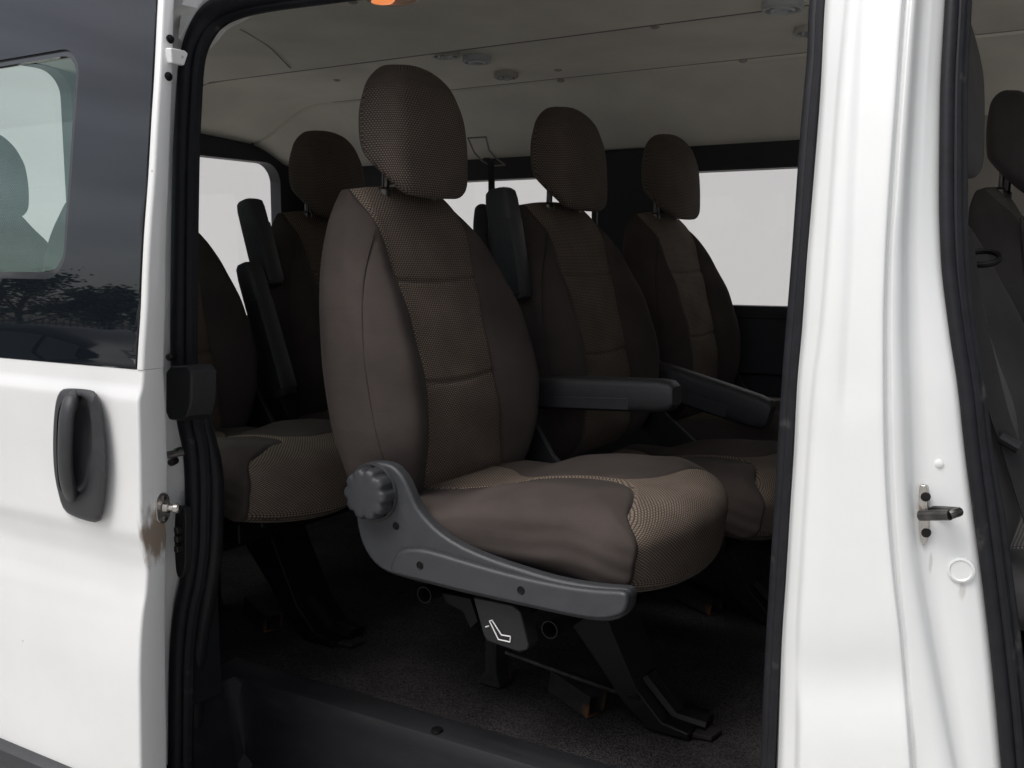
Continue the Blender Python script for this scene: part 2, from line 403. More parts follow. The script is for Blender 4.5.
# ------------------------------------------------------------------ mesh builder
class MB:
    def __init__(s):
        s.v = []; s.f = []; s.mi = []; s.uv = None

    def add(s, vs, fs, mi=0):
        o = len(s.v)
        s.v += [tuple(map(float, v)) for v in vs]
        for f in fs:
            s.f.append([i + o for i in f]); s.mi.append(mi)
        return s

    def box(s, lo, hi, mi=0):
        (a, b, c), (d, e, f) = lo, hi
        vs = [(a, b, c), (d, b, c), (d, e, c), (a, e, c), (a, b, f), (d, b, f), (d, e, f), (a, e, f)]
        return s.add(vs, [(0, 3, 2, 1), (4, 5, 6, 7), (0, 1, 5, 4), (1, 2, 6, 5), (2, 3, 7, 6), (3, 0, 4, 7)], mi)

    def hexa(s, q0, q1, mi=0):
        vs = list(q0) + list(q1)
        return s.add(vs, [(3, 2, 1, 0), (4, 5, 6, 7), (0, 1, 5, 4), (1, 2, 6, 5), (2, 3, 7, 6), (3, 0, 4, 7)], mi)

    def prism(s, pts, vec, mi=0):
        """closed polygon (3-D points) extruded by vec"""
        n = len(pts)
        vec = np.array(vec, float)
        P = [np.array(p, float) for p in pts]
        vs = P + [p + vec for p in P]
        fs = [tuple(range(n - 1, -1, -1)), tuple(range(n, 2 * n))]
        fs += [(i, (i + 1) % n, n + (i + 1) % n, n + i) for i in range(n)]
        return s.add(vs, fs, mi)

    def grid(s, rows, mi=0, wrap=False):
        nr, nc = len(rows), len(rows[0])
        vs = [p for r in rows for p in r]
        fs = []
        for i in range(nr - 1):
            for j in range(nc if wrap else nc - 1):
                k = (j + 1) % nc
                fs.append((i * nc + j, i * nc + k, (i + 1) * nc + k, (i + 1) * nc + j))
        return s.add(vs, fs, mi)

    def tube(s, path, rad, n=10, cap=True, mi=0, flat=None, closed=False):
        """rad number or list; flat=(dir, factor) squeezes the section along dir"""
        P = [np.array(p, float) for p in path]
        m = len(P)
        rads = rad if hasattr(rad, '__len__') else [rad] * m
        T = []
        for i in range(m):
            if closed: t = P[(i + 1) % m] - P[(i - 1) % m]
            else: t = P[min(i + 1, m - 1)] - P[max(i - 1, 0)]
            T.append(t / (np.linalg.norm(t) + 1e-12))
        a = np.array([0, 0, 1.0]) if abs(T[0][2]) < 0.9 else np.array([0, 1.0, 0])
        u = np.cross(T[0], a); u /= np.linalg.norm(u)
        rows = []
        for i in range(m):
            u = u - T[i] * (u @ T[i]); u /= np.linalg.norm(u)
            w = np.cross(T[i], u)
            ring = []
            for k in range(n):
                an = 2 * math.pi * k / n
                d = (math.cos(an) * u + math.sin(an) * w) * rads[i]
                if flat is not None:
                    e = np.array(flat[0], float); d = d - e * (d @ e) * (1 - flat[1])
                ring.append(P[i] + d)
            rows.append(ring)
        if closed: rows.append(rows[0])
        o = len(s.v)
        s.grid(rows, mi, wrap=True)
        if cap and not closed:
            s.f.append([o + k for k in range(n - 1, -1, -1)]); s.mi.append(mi)
            e = o + (m - 1) * n
            s.f.append([e + k for k in range(n)]); s.mi.append(mi)
        return s

    def ribbon(s, path, wdir, w, t, mi=0):
        """flat strap along path, width w along wdir, thickness t"""
        P = [np.array(p, float) for p in path]
        wd = np.array(wdir, float); wd /= np.linalg.norm(wd)
        rows = []
        for i in range(len(P)):
            tt = P[min(i + 1, len(P) - 1)] - P[max(i - 1, 0)]; tt /= np.linalg.norm(tt)
            n = np.cross(tt, wd); n /= np.linalg.norm(n)
            rows.append([P[i] + wd * w / 2 + n * t / 2, P[i] - wd * w / 2 + n * t / 2, P[i] - wd * w / 2 - n * t / 2, P[i] + wd * w / 2 - n * t / 2])
        o = len(s.v)
        s.grid(rows, mi, wrap=True)
        s.f.append([o + 3, o + 2, o + 1, o]); s.mi.append(mi)
        e = o + (len(P) - 1) * 4
        s.f.append([e, e + 1, e + 2, e + 3]); s.mi.append(mi)
        return s

    def lathe(s, c, axis, prof, n=32, mi=0, lobes=None):
        """prof: list of (radius, height along axis)"""
        c = np.array(c, float); ax = np.array(axis, float); ax /= np.linalg.norm(ax)
        a = np.array([0, 0, 1.0]) if abs(ax[2]) < 0.9 else np.array([1.0, 0, 0])
        u = np.cross(ax, a); u /= np.linalg.norm(u); w = np.cross(ax, u)
        rows = []
        for (r, h) in prof:
            ring = []
            for k in range(n):
                an = 2 * math.pi * k / n
                rr = r * (lobes(an, r) if lobes else 1)
                ring.append(c + ax * h + (math.cos(an) * u + math.sin(an) * w) * rr)
            rows.append(ring)
        o = len(s.v)
        s.grid(rows, mi, wrap=True)
        s.f.append([o + k for k in range(n - 1, -1, -1)]); s.mi.append(mi)
        e = o + (len(prof) - 1) * n
        s.f.append([e + k for k in range(n)]); s.mi.append(mi)
        return s

    def mesh(s, name, mats, sharp=35, smooth_=True, fix=True):
        me = bpy.data.meshes.new(name)
        me.from_pydata(s.v, [], s.f)
        for m_ in (mats if isinstance(mats, (list, tuple)) else [mats]):
            me.materials.append(m_)
        me.polygons.foreach_set('material_index', s.mi)
        if fix:
            bm = bmesh.new(); bm.from_mesh(me)
            bmesh.ops.recalc_face_normals(bm, faces=bm.faces[:])
            bm.to_mesh(me); bm.free()
        if s.uv is not None:
            l = me.uv_layers.new(name='UVMap')
            vi = np.zeros(len(me.loops), int); me.loops.foreach_get('vertex_index', vi)
            l.data.foreach_set('uv', np.array(s.uv, float)[vi].ravel())
        if smooth_:
            me.polygons.foreach_set('use_smooth', [True] * len(me.polygons))
            me.set_sharp_from_angle(angle=R(sharp))
        me.update()
        return me


def obj(name, mb, mats, parent=None, bevel=0, seg=2, sharp=35, smooth_=True, loc=None, solid=0):
    me = mb if isinstance(mb, bpy.types.Mesh) else mb.mesh(name, mats, sharp, smooth_)
    o = bpy.data.objects.new(name, me)
    COL.objects.link(o)
    if parent is not None:
        o.parent = parent
        if parent.type == 'EMPTY' and loc is None:
            o.location = -Vector(parent.location) if parent.get('world_children') else (0, 0, 0)
    if loc is not None: o.location = loc
    if solid:
        sm = o.modifiers.new('thickness', 'SOLIDIFY'); sm.thickness = solid; sm.offset = -1
    if bevel:
        b = o.modifiers.new('bevel', 'BEVEL'); b.width = bevel; b.segments = seg; b.limit_method = 'ANGLE'; b.angle_limit = R(40)
        b.harden_normals = True
    return o


def thing(name, label, cat, loc=(0, 0, 0), rz=0, group=None):
    o = bpy.data.objects.new(name, None)
    COL.objects.link(o)
    o.empty_display_size = 0.2
    o.location = loc; o.rotation_euler = (0, 0, rz)
    o['label'] = label; o['category'] = cat
    if group: o['group'] = group
    return o


def tag(o, label=None, cat=None, group=None, kind=None):
    for k, v in (('label', label), ('category', cat), ('group', group), ('kind', kind)):
        if v: o[k] = v
    return o


# ------------------------------------------------------------------ sky, sun, ground
SUN_EL, SUN_AZ = R(60), R(200)      # azimuth measured from +Y (into the van) clockwise
w = bpy.data.worlds.new('World'); SC.world = w; w.use_nodes = True
nt = w.node_tree
bg = nt.nodes['Background']
sky = N(nt, 'ShaderNodeTexSky', sky_type='NISHITA')
sky.sun_disc = False; sky.sun_elevation = SUN_EL; sky.sun_rotation = SUN_AZ
sky.dust_density = 4.0; sky.air_density = 1.0; sky.ozone_density = 1.0
hs = N(nt, 'ShaderNodeHueSaturation'); hs.inputs['Saturation'].default_value = 0.45
ct = N(nt, 'ShaderNodeTexCoord')
cmap = N(nt, 'ShaderNodeMapping'); cmap.inputs['Scale'].default_value = (1.6, 1.6, 7.0)
nt.links.new(ct.outputs['Generated'], cmap.inputs[0])
cn = N(nt, 'ShaderNodeTexNoise'); cn.inputs['Scale'].default_value = 1.4; cn.inputs['Detail'].default_value = 5; cn.inputs['Distortion'].default_value = 0.6
nt.links.new(cmap.outputs[0], cn.inputs['Vector'])
cr_ = N(nt, 'ShaderNodeMapRange', interpolation_type='SMOOTHSTEP'); cr_.inputs[1].default_value = 0.35; cr_.inputs[2].default_value = 0.68; cr_.inputs[3].default_value = 0.86; cr_.inputs[4].default_value = 1.12
nt.links.new(cn.outputs['Fac'], cr_.inputs[0])
cv = N(nt, 'ShaderNodeVectorMath', operation='SCALE')
nt.links.new(sky.outputs[0], hs.inputs['Color']); nt.links.new(hs.outputs[0], cv.inputs[0]); nt.links.new(cr_.outputs[0], cv.inputs['Scale']); nt.links.new(cv.outputs[0], bg.inputs[0])
bg.inputs[1].default_value = 0.090
sd = bpy.data.lights.new('sun', 'SUN'); sd.energy = 1.3; sd.angle = R(35); sd.color = (1.0, 0.985, 0.965)
so = bpy.data.objects.new('sun', sd); COL.objects.link(so)
sdir = Vector((math.sin(SUN_AZ) * math.cos(SUN_EL), math.cos(SUN_AZ) * math.cos(SUN_EL), math.sin(SUN_EL)))
so.rotation_euler = (-sdir).to_track_quat('-Z', 'Y').to_euler()
SC.view_settings.view_transform = 'Standard'
SC.view_settings.look = 'None'
SC.view_settings.exposure = 0.60
SC.view_settings.gamma = 1.0
SC.cycles.max_bounces = 12
SC.cycles.diffuse_bounces = 6
SC.cycles.transparent_max_bounces = 24

ZG = -0.10
g = obj('ground', MB().add([(-600, -600, ZG), (600, -600, ZG), (600, 600, ZG), (-600, 600, ZG)], [(0, 1, 2, 3)]), M['asphalt'])
tag(g, 'pale concrete of the parking place', None, kind='structure')
wl = MB().box((-34, 8.0, ZG - 0.2), (9, 8.3, 6.4)).box((-34.05, 7.95, 6.4), (9.05, 8.35, 6.5))
wl = obj('boundary_wall', wl, M['wall'], bevel=0.01)
tag(wl, 'plain pale grey wall seen through the far windows', 'wall')

# ------------------------------------------------------------------ minibus
VB = Vector((-0.9, 1.0, ZG))
van = thing('minibus', 'white minibus with open sliding door and black rubber door seals', 'minibus', VB)
van['world_children'] = True


def vp(name, mb, mats, parent=None, **kw):
    return obj(name, mb, mats, parent or van, **kw)


# ---- ring plates (panels with a rounded window opening)
def rr_radius(an, hw, hh, r):
    c, s_ = math.cos(an), math.sin(an)
    lo, hi = 0.0, hw + hh
    for _ in range(40):
        m = (lo + hi) / 2
        x, y = abs(m * c), abs(m * s_)
        qx, qy = x - (hw - r), y - (hh - r)
        d = math.hypot(max(qx, 0), max(qy, 0)) + min(max(qx, qy), 0) - r
        if d > 0: hi = m
        else: lo = m
    return lo


def ring_angles(hw, hh, rad, n=96):
    A = [2 * math.pi * k / n for k in range(n)]
    for sx in (1, -1):
        for sy in (1, -1):
            A.append(math.atan2(sy * hh, sx * hw) % (2 * math.pi))
    # dense at the inner corners
    return sorted(set(round(a, 6) for a in A))


def plate_hole(mb, outer, hole, r, f_out, f_in, mi=0, dens=96, rows=6):
    """outer/hole = (u0,u1,v0,v1); f_out/f_in(u,v)->3-D point on the outer/inner face"""
    cu, cv = (hole[0] + hole[1]) / 2, (hole[2] + hole[3]) / 2
    hw, hh = (hole[1] - hole[0]) / 2, (hole[3] - hole[2]) / 2
    A = [2 * math.pi * k / dens for k in range(dens)]
    for (U, V) in ((outer[0], outer[2]), (outer[0], outer[3]), (outer[1], outer[2]), (outer[1], outer[3])):
        A.append(math.atan2(V - cv, U - cu) % (2 * math.pi))
    for sx in (1, -1):
        for sy in (1, -1):
            c0x, c0y = sx * (hw - r), sy * (hh - r)
            for k in range(9):
                b = math.pi / 2 * k / 8
                A.append(math.atan2(c0y + sy * r * math.sin(b), c0x + sx * r * math.cos(b)) % (2 * math.pi))
    A = sorted(set(round(a, 5) for a in A))
    R0, R1 = [], []
    for a in A:
        c, s_ = math.cos(a), math.sin(a)
        ri = rr_radius(a, hw, hh, r)
        ts = []
        if abs(c) > 1e-9: ts.append(((outer[1] if c > 0 else outer[0]) - cu) / c)
        if abs(s_) > 1e-9: ts.append(((outer[3] if s_ > 0 else outer[2]) - cv) / s_)
        ro = min(t for t in ts if t > 0)
        R0.append((cu + ri * c, cv + ri * s_)); R1.append((cu + ro * c, cv + ro * s_))
    loops = []
    for k in range(rows + 1):
        t = k / rows
        loops.append([f_out(a[0] + (b[0] - a[0]) * t, a[1] + (b[1] - a[1]) * t) for a, b in zip(R0, R1)])
    for k in range(rows, -1, -1):
        t = k / rows
        loops.append([f_in(a[0] + (b[0] - a[0]) * t, a[1] + (b[1] - a[1]) * t) for a, b in zip(R0, R1)])
    loops.append(loops[0])
    mb.grid(loops, mi, wrap=True)
    return mb, R0


def pane_mb(hole, r, f, over=0.006, dens=64):
    """window pane as a curved sheet fan filling the hole"""
    cu, cv = (hole[0] + hole[1]) / 2, (hole[2] + hole[3]) / 2
    hw, hh = (hole[1] - hole[0]) / 2 + over, (hole[3] - hole[2]) / 2 + over
    mb = MB()
    rows = []
    for k in range(0, 9):
        t = k / 8
        rows.append([f(cu + t * rr_radius(a, hw, hh, r) * math.cos(a) + 1e-5 * k, cv + t * rr_radius(a, hw, hh, r) * math.sin(a)) for a in [2 * math.pi * i / dens for i in range(dens)]])
    rows[0] = [f(cu + 1e-4 * math.cos(2 * math.pi * i / dens), cv + 1e-4 * math.sin(2 * math.pi * i / dens)) for i in range(dens)]
    mb.grid(rows, 0, wrap=True)
    return mb


# ---- floor with the step well cut out
YS = 0.27          # inner edge of the step
XS0, XS1 = -1.33, -0.30
fl = MB()
for (x0, x1, y0, y1) in ((-2.70, XS0 - 0.03, 0.06, 1.92), (XS0 - 0.03, XS1, YS, 1.92), (XS1, 1.3, 0.06, 1.92)):
    fl.box((x0, y0, ZF - 0.03), (x1, y1, ZF))
vp('floor_carpet', fl, M['carpet'])
# step: moulded plastic edge, riser and tread
st = MB()
prof = [(YS + 0.012, ZF + 0.002), (YS + 0.010, ZF + 0.007), (YS - 0.036, ZF + 0.006), (YS - 0.046, ZF + 0.003), (YS - 0.050, ZF - 0.004), (YS - 0.053, ZF - 0.02), (YS - 0.066, ZF - 0.10), (YS - 0.072, ZF - 0.135), (YS - 0.09, ZF - 0.15), (YS - 0.15, ZF - 0.153), (-0.02, ZF - 0.156), (-0.03, ZF - 0.165), (-0.03, ZF - 0.26)]
xs = [XS0 - 0.06 + 0.02 * i for i in range(62)]
rows = []
for x in xs:
    lf = smooth((x - (XS0 + 0.0)) / 0.05)         # the left cheek of the well rises back to floor level
    rt = smooth(((XS1 - 0.02) - x) / 0.05)
    k = min(lf, rt)
    rows.append([(x, y, (ZF + 0.006) + (z - ZF - 0.006) * (k if z < ZF else 1)) for (y, z) in prof])
st.grid(rows)
step = vp('step_well', st, M['step'], sharp=24)
rb = MB()
for i in range(5):
    y = 0.02 + i * 0.03
    rb.tube([(XS0 + 0.10, y, ZF - 0.153), (XS1 - 0.1, y, ZF - 0.153)], 0.004, n=6)
obj('grip_rib', rb, M['step'], step)
sc = MB()
for (px_, py_) in ((437, 730),):
    q = at_z(px_, py_, ZF + 0.008)
    obj('step_screw', MB().lathe(q, (0, 0, 1), [(0.010, -0.002), (0.009, 0.002), (0.004, 0.0025)], 14), M['leg_metal'], step)

# ---- headliner, extruded along the van with a gentle crown
hp = [(0.188, 1.688), (0.20, 1.725), (0.24, 1.775), (0.32, 1.808), (0.45, 1.824), (0.70, 1.835), (0.98, 1.824), (1.06, 1.815), (1.10, 1.806), (1.110, 1.806), (1.118, 1.824), (1.135, 1.827), (1.20, 1.822), (1.35, 1.812), (1.50, 1.803), (1.550, 1.800), (1.556, 1.801), (1.562, 1.812), (1.568, 1.812), (1.574, 1.796), (1.59, 1.792),
      (1.64, 1.775), (1.71, 1.742), (1.765, 1.703), (1.81, 1.665), (1.845, 1.632), (1.875, 1.622)]
hl = MB()
rows = []
for i in range(60):
    x = -2.62 + i * (3.6 / 59)
    dzr = -0.11 * smooth((-2.30 - x) / 0.32) ** 1.2; dzf = -0.06 * smooth((x - 0.2) / 0.7)
    rows.append([(x, y, z + (dzr * smooth((y - 0.85) / 0.3) + dzf) * smooth((z - 1.63) / 0.12)) for (y, z) in spline(hp, 3)])
hl.grid(rows)
head = vp('ceiling_lining', hl, M['headliner'], sharp=70)
def ceil_at(px, py):
    z = 1.81
    hs_ = spline(hp, 3)
    for _ in range(30):
        c = at_z(px, py, z)
        z = 0.5 * z + 0.5 * float(np.interp(c[1], [q[0] for q in hs_], [q[1] for q in hs_]))
    return at_z(px, py, z)


# seams of the lining, and the painted shade line of its step
se = MB().tube([(x, 1.562, 1.8035 - 0.06 * smooth((x - 0.2) / 0.7)) for x in np.linspace(-2.25, 0.6, 30)], 0.0045, n=6)
obj('lining_seam_or_shade', se, M['groove'], head)
se = MB().tube([(x, 1.113, 1.812 - 0.06 * smooth((x - 0.2) / 0.7) - 0.11 * smooth((-2.30 - x) / 0.32) ** 1.2 * smooth((1.113 - 0.85) / 0.3)) for x in np.linspace(-2.5, 0.6, 40)], 0.009, n=8)  # no seam: darker tube draws in the shading along the ceiling step
obj('lining_seam_or_shade', se, M['groove'], head)
se = MB()
se.tube(spline([ceil_at(x, y) for x, y in ((240, 29), (268, 46), (290, 68))], 6), 0.0014, n=6)
obj('lining_seam_or_shade', se, M['groove'], head)


def ceiling_disc(px, py, z, r, kind):
    c = ceil_at(px, py) + np.array([0, 0, -0.009])
    mb = MB()
    if kind == 'swirl':
        mb.lathe(c, (0, 0, -1), [(r, -0.012), (r, 0.002), (r * 0.93, 0.005), (r * 0.82, 0.005), (r * 0.80, -0.004), (r * 0.2, -0.004)], 28, 0)
        for k in range(5):
            a = k * 2 * math.pi / 5
            mb.tube([c + np.array([math.cos(a) * r * 0.2, math.sin(a) * r * 0.2, -0.002]), c + np.array([math.cos(a + 0.5) * r * 0.55, math.sin(a + 0.5) * r * 0.55, -0.006]), c + np.array([math.cos(a + 0.9) * r * 0.8, math.sin(a + 0.9) * r * 0.8, -0.003])], 0.004, n=6, mi=1)
        mb.lathe(c, (0, 0, -1), [(r * 0.2, -0.008), (r * 0.2, 0.004), (r * 0.1, 0.007)], 16, 1)
        obj('air_vent', mb, [M['lamp_rim'], M['vent_grey']], head)
    else:
        mb.lathe(c, (0, 0, -1), [(r, -0.012), (r, 0.003), (r * 0.92, 0.006), (r * 0.84, 0.006), (r * 0.80, 0.001), (r * 0.62, 0.0), (r * 0.58, 0.007), (r * 0.48, 0.008), (r * 0.44, 0.001), (r * 0.1, 0.003)], 32, 0)
        obj('reading_light', mb, [M['vent_grey']], head)


ceiling_disc(446, 51.5, 1.806, 0.038, 'swirl')
ceiling_disc(477, 57, 1.806, 0.038, 'ring')
ceiling_disc(506, 73, 1.805, 0.034, 'swirl')
ceiling_disc(783, 3, 1.806, 0.042, 'ring')
ceiling_disc(808, 28, 1.805, 0.03, 'swirl')
# small press-studs of the lining
sb_ = MB()
for (px_, py_, z_) in ((337, 80, 1.815), (353, 2, 1.832), (561, 81, 1.8), (655, 27, 1.815), (558, 70, 1.804), (743, 61, 1.79)):
    obj('lining_stud', MB().lathe(ceil_at(px_, py_), (0, 0, -1), [(0.011, -0.004), (0.011, 0.001), (0.006, 0.004)], 12), M['lamp_rim'], head)
# lit dome lamp
lc = ceil_at(382, -2)
lm = MB().lathe(lc + np.array([0.03, 0.0, 0.0]), (0, 0, -1), [(0.062, -0.012), (0.062, 0.004), (0.055, 0.008), (0.046, 0.008), (0.044, 0.0), (0.02, -0.002)], 32)
dome = obj('dome_lamp', lm, M['lamp_rim'], head)
lm = MB().lathe(lc, (0, 0, -1), [(0.026, 0.0), (0.027, 0.004), (0.022, 0.009), (0.010, 0.012)], 24)
obj('lamp_lens', lm, M['lamp'], head)

# ---- far side: black window surround with two windows, dark and beige lining below
YF = 1.86
far_holes = [(-2.30, -1.462, 1.168, 1.556), (-1.20, -0.52, 1.162, 1.552)]
sur = MB()
plate_hole(sur, (-2.62, -1.33, 1.135, 1.63), far_holes[0], 0.05, lambda u, v: (u, YF + 0.06, v), lambda u, v: (u, YF, v))
sur_o = vp('window_surround', sur, M['trim_dark'], bevel=0.004)
sur2 = MB()
plate_hole(sur2, (-1.33, -0.44, 1.135, 1.63), far_holes[1], 0.05, lambda u, v: (u, YF + 0.06, v), lambda u, v: (u, YF, v))
sur2_o = vp('window_surround', sur2, M['trim_dark'], bevel=0.004)
sur3 = MB()
plate_hole(sur3, (0.10, 1.15, 1.135, 1.63), (0.20, 0.95, 1.17, 1.60), 0.06, lambda u, v: (u, YF + 0.06, v), lambda u, v: (u, YF, v))
sur3_o = vp('window_surround', sur3, M['trim_dark'], bevel=0.004)
for o_, h_ in ((sur_o, far_holes[0]), (sur2_o, far_holes[1]), (sur3_o, (0.20, 0.95, 1.17, 1.60))):
    obj('window_pane', pane_mb(h_, 0.05, lambda u, v: (u, YF + 0.045, v)), M['pane'], o_)
# pillar cover between the windows, with its pale edge strip
pc = MB().box((-1.435, YF - 0.025, 1.14), (-1.225, YF - 0.001, 1.628))
vp('pillar_cover', pc, M['trim_dark'], bevel=0.012, seg=3)
pc = MB().box((-0.438, YF - 0.04, 0.70), (0.098, YF + 0.04, 1.66)).box((-0.40, YF - 0.065, 0.75), (-0.10, YF - 0.035, 1.58))
vp('pillar_cover', pc, M['lining_beige'], bevel=0.014, seg=3)
lo = MB().box((-2.62, YF - 0.012, 0.965), (1.15, YF + 0.05, 1.131))
vp('dark_lining', lo, M['trim_dark'], bevel=0.006)
lo = MB().box((-2.6, YF - 0.016, 1.1315), (1.1, YF + 0.01, 1.1345))
vp('lining_strip', lo, M['grey_plastic'])
lo = MB().box((-2.62, YF + 0.012, 0.90), (1.15, YF + 0.05, 0.965))
vp('lining_recess', lo, M['trim_dark'])
lo = MB().box((-2.62, YF, 0.552), (-0.905, YF + 0.05, 0.898))
vp('lower_lining', lo, M['trim_dark'], bevel=0.01, seg=3)
lo = MB().box((-0.90, YF, 0.552), (1.15, YF + 0.05, 0.898))
vp('lower_lining', lo, M['lining_beige'], bevel=0.01, seg=3)
# upper skin / roof / front and rear shells that close the body
sh = MB()
sh.box((-2.75, 1.925, ZG + 0.25), (1.3, 1.95, 1.135)).box((-2.75, 1.925, 1.632), (1.3, 1.95, 1.9))
sh.box((-2.75, -0.02 + ys(1.87), 1.87), (1.3, 1.95, 1.92))
vp('roof_shell', sh, M['paint'], bevel=0.02)
# rear doors with window
XR = -2.62
rw = MB()
rear_hole = (0.98, 1.695, 1.10, 1.632)
plate_hole(rw, (0.92, 1.86, 0.95, 1.698), rear_hole, 0.07, lambda u, v: (XR - 0.05, u, v), lambda u, v: (XR, u, v))
rdo = vp('rear_window_surround', rw, M['trim_dark'], bevel=0.006)
obj('window_pane', pane_mb(rear_hole, 0.07, lambda u, v: (XR - 0.04, u, v)), M['pane'], rdo)
rw = MB()
rear_hole2 = (0.16, 0.87, 1.10, 1.83)
plate_hole(rw, (0.04, 0.92, 0.95, 1.86), rear_hole2, 0.07, lambda u, v: (XR - 0.05, u, v), lambda u, v: (XR, u, v))
rdo2 = vp('rear_window_surround', rw, M['trim_dark'], bevel=0.006)
obj('window_pane', pane_mb(rear_hole2, 0.07, lambda u, v: (XR - 0.04, u, v)), M['pane'], rdo2)
rs = MB().box((XR - 0.06, 0.0, ZG + 0.3), (XR - 0.01, 1.93, 0.95))
vp('rear_door_lining', rs, M['trim_dark'], bevel=0.01)
rs = MB().box((XR - 0.06, 0.921, 1.70), (XR - 0.02, 1.93, 1.9))
vp('rear_doors', rs, M['lining_beige'], bevel=0.01)
# cab front: bulkhead, dashboard, windscreen posts
fs_ = MB().box((1.12, 0.02, ZG + 0.3), (1.28, 1.93, 1.08))
vp('dashboard', fs_, M['trim_dark'], bevel=0.04, seg=3)
fp = MB()
for y in (0.06, 1.88):
    vp('windscreen_post', MB().tube([(1.2, y, 1.08), (0.9, y, 1.86)], 0.045, n=8), M['trim_dark'])
ws = MB().add([(1.2, 0.08, 1.08), (1.2, 1.86, 1.08), (0.9, 1.86, 1.86), (0.9, 0.08, 1.86)], [(0, 1, 2, 3)])
vp('windscreen', ws, M['pane'])

# ---- rubber seal of the sliding door opening
seal_px = [(480, -38), (400, -26), (330, -16), (262, -6), (228, 3), (210, 14), (199, 28), (191, 45), (186.5, 66), (184, 100), (181.5, 150), (180, 220), (179, 300), (179, 360), (181, 395), (186, 425), (191, 450), (193, 480), (193, 515), (192, 548), (188, 580), (182, 608), (178, 645), (176.5, 690), (176, 768), (176, 900)]
sp = [on_side(x, y, 0.045) for x, y in seal_px]
sp = spline(sp, 5)
sl = MB().tube(sp, [0.0125 + 0.004 * smooth((p[2] - 1.62) / 0.06) for p in sp], n=12)
def inward(path, a, b):
    out = []
    for i, p in enumerate(path):
        t = path[min(i + 1, len(path) - 1)] - path[max(i - 1, 0)]
        n = np.array([-t[2], 0, t[0]]); n /= np.linalg.norm(n)
        if n @ (np.array([-0.6, 0, 1.1]) - p) < 0: n = -n
        out.append(p + n * a + np.array([0, b, 0]))
    return out
sp2 = inward(sp, 0.013, 0.010)
sl.tube(sp2, 0.0115, n=10)
vp('door_seal', sl, M['rubber'])
# right-hand run, along the pillar
sealR = [(834, -100), (821, 0), (818, 60), (812, 128), (803, 256), (793, 384), (785, 512), (777, 640), (771, 768), (766, 900)]
sR = spline([on_side(x - 3, y, 0.045) for x, y in sealR], 6)
sl = MB().tube(sR, 0.0088, n=12)
sl.tube([p + np.array([0.006, -0.010, 0]) for p in sR], 0.0045, n=8)
sl.tube([p + np.array([-0.003, 0.016, 0]) for p in sR], 0.0085, n=8)
vp('door_seal', sl, M['rubber'])

# ---- pillar between sliding door and front door: pressed sheet with gutter and jamb
RY = [-140, 0, 100, 200, 256, 330, 384, 450, 512, 580, 640, 700, 768, 900]
CX = {
    'c0': [842, 824, 819, 811, 806, 801, 796, 793, 789, 785, 781, 779, 777, 772],
    'c1': [862, 846, 837, 830, 826, 820, 813, 808, 804, 800, 797, 797, 796, 792],
    'c2': [880, 864, 858, 853, 851, 847, 844, 842, 840, 838, 836, 835, 834, 830],
    'c3': [918, 903, 896, 889, 886, 884, 884, 885, 888, 894, 901, 906, 911, 920],
    'c4': [926, 911, 903, 896, 892, 891, 892, 893, 896, 901, 907, 912, 917, 926],
    'c5': [934, 921, 914, 908, 906, 906, 908, 910, 913, 921, 931, 942, 955, 985],
    'c6': [952, 946, 941, 940, 942, 951, 959, 966, 973, 982, 989, 995, 1001, 1014],
}


def cx(c, y):
    return itp(y, RY, CX[c])


rowsP = []
for y in np.linspace(-140, 900, 105):
    # body line low on the panel: the skin dips in and flares out again
    cr = 0.0035 * math.exp(-((y - 676) / 30.0) ** 2) - 0.003 * smooth((y - 690) / 60)
    # shallow embossed channel that fades out about y = 450
    em = 0.0028 * (1 - smooth((y - 380) / 60))
    c0, c1, c2, c3, c4, c5, c6 = [cx(c, y) for c in ('c0', 'c1', 'c2', 'c3', 'c4', 'c5', 'c6')]
    col = [(c0 - 4, 0.050), (c0, 0.043), (c0 + 3, 0.022), (c0 * .6 + c1 * .4, 0.014), (c1 - 3, 0.011), (c1, 0.007), (c1 + 3, 0.002 + cr), (c1 + 7, 0.0 + cr),
           (c2 - 9, 0.0 + cr), (c2 - 4, em * .35 + cr), (c2, em + cr), (c2 + 4, em + cr), (c2 + 10, em * .8 + cr), ((c2 + c3) / 2, em * 0.4 + cr), (c3 - 7, 0.0 + cr), (c3 - 3, 0.0 + cr), (c3 - 1.0, 0.001 + cr), (c3 + 0.3, 0.003 + cr), (c3 + 1.0, 0.008 + cr), (c3 + 2.2, 0.0105),
           (c4 - 1.2, 0.0105), (c4, 0.0088), (c4 + 1.5, 0.0092), ((c4 + c5) / 2, 0.013), (c5 - 3, 0.020), (c5, 0.026), (c5 + 4, 0.0335), (c5 * .7 + c6 * .3 + 2, 0.037), (c5 * .5 + c6 * .5, 0.040), (c6 - 9, 0.045), (c6 - 3, 0.050), (c6 + 1, 0.060), (c6 + 12, 0.075)]
    rowsP.append([on_side(a, y, b) for a, b in col])
pil = vp('door_pillar', MB().grid(rowsP), M['pillar_paint'], sharp=85)
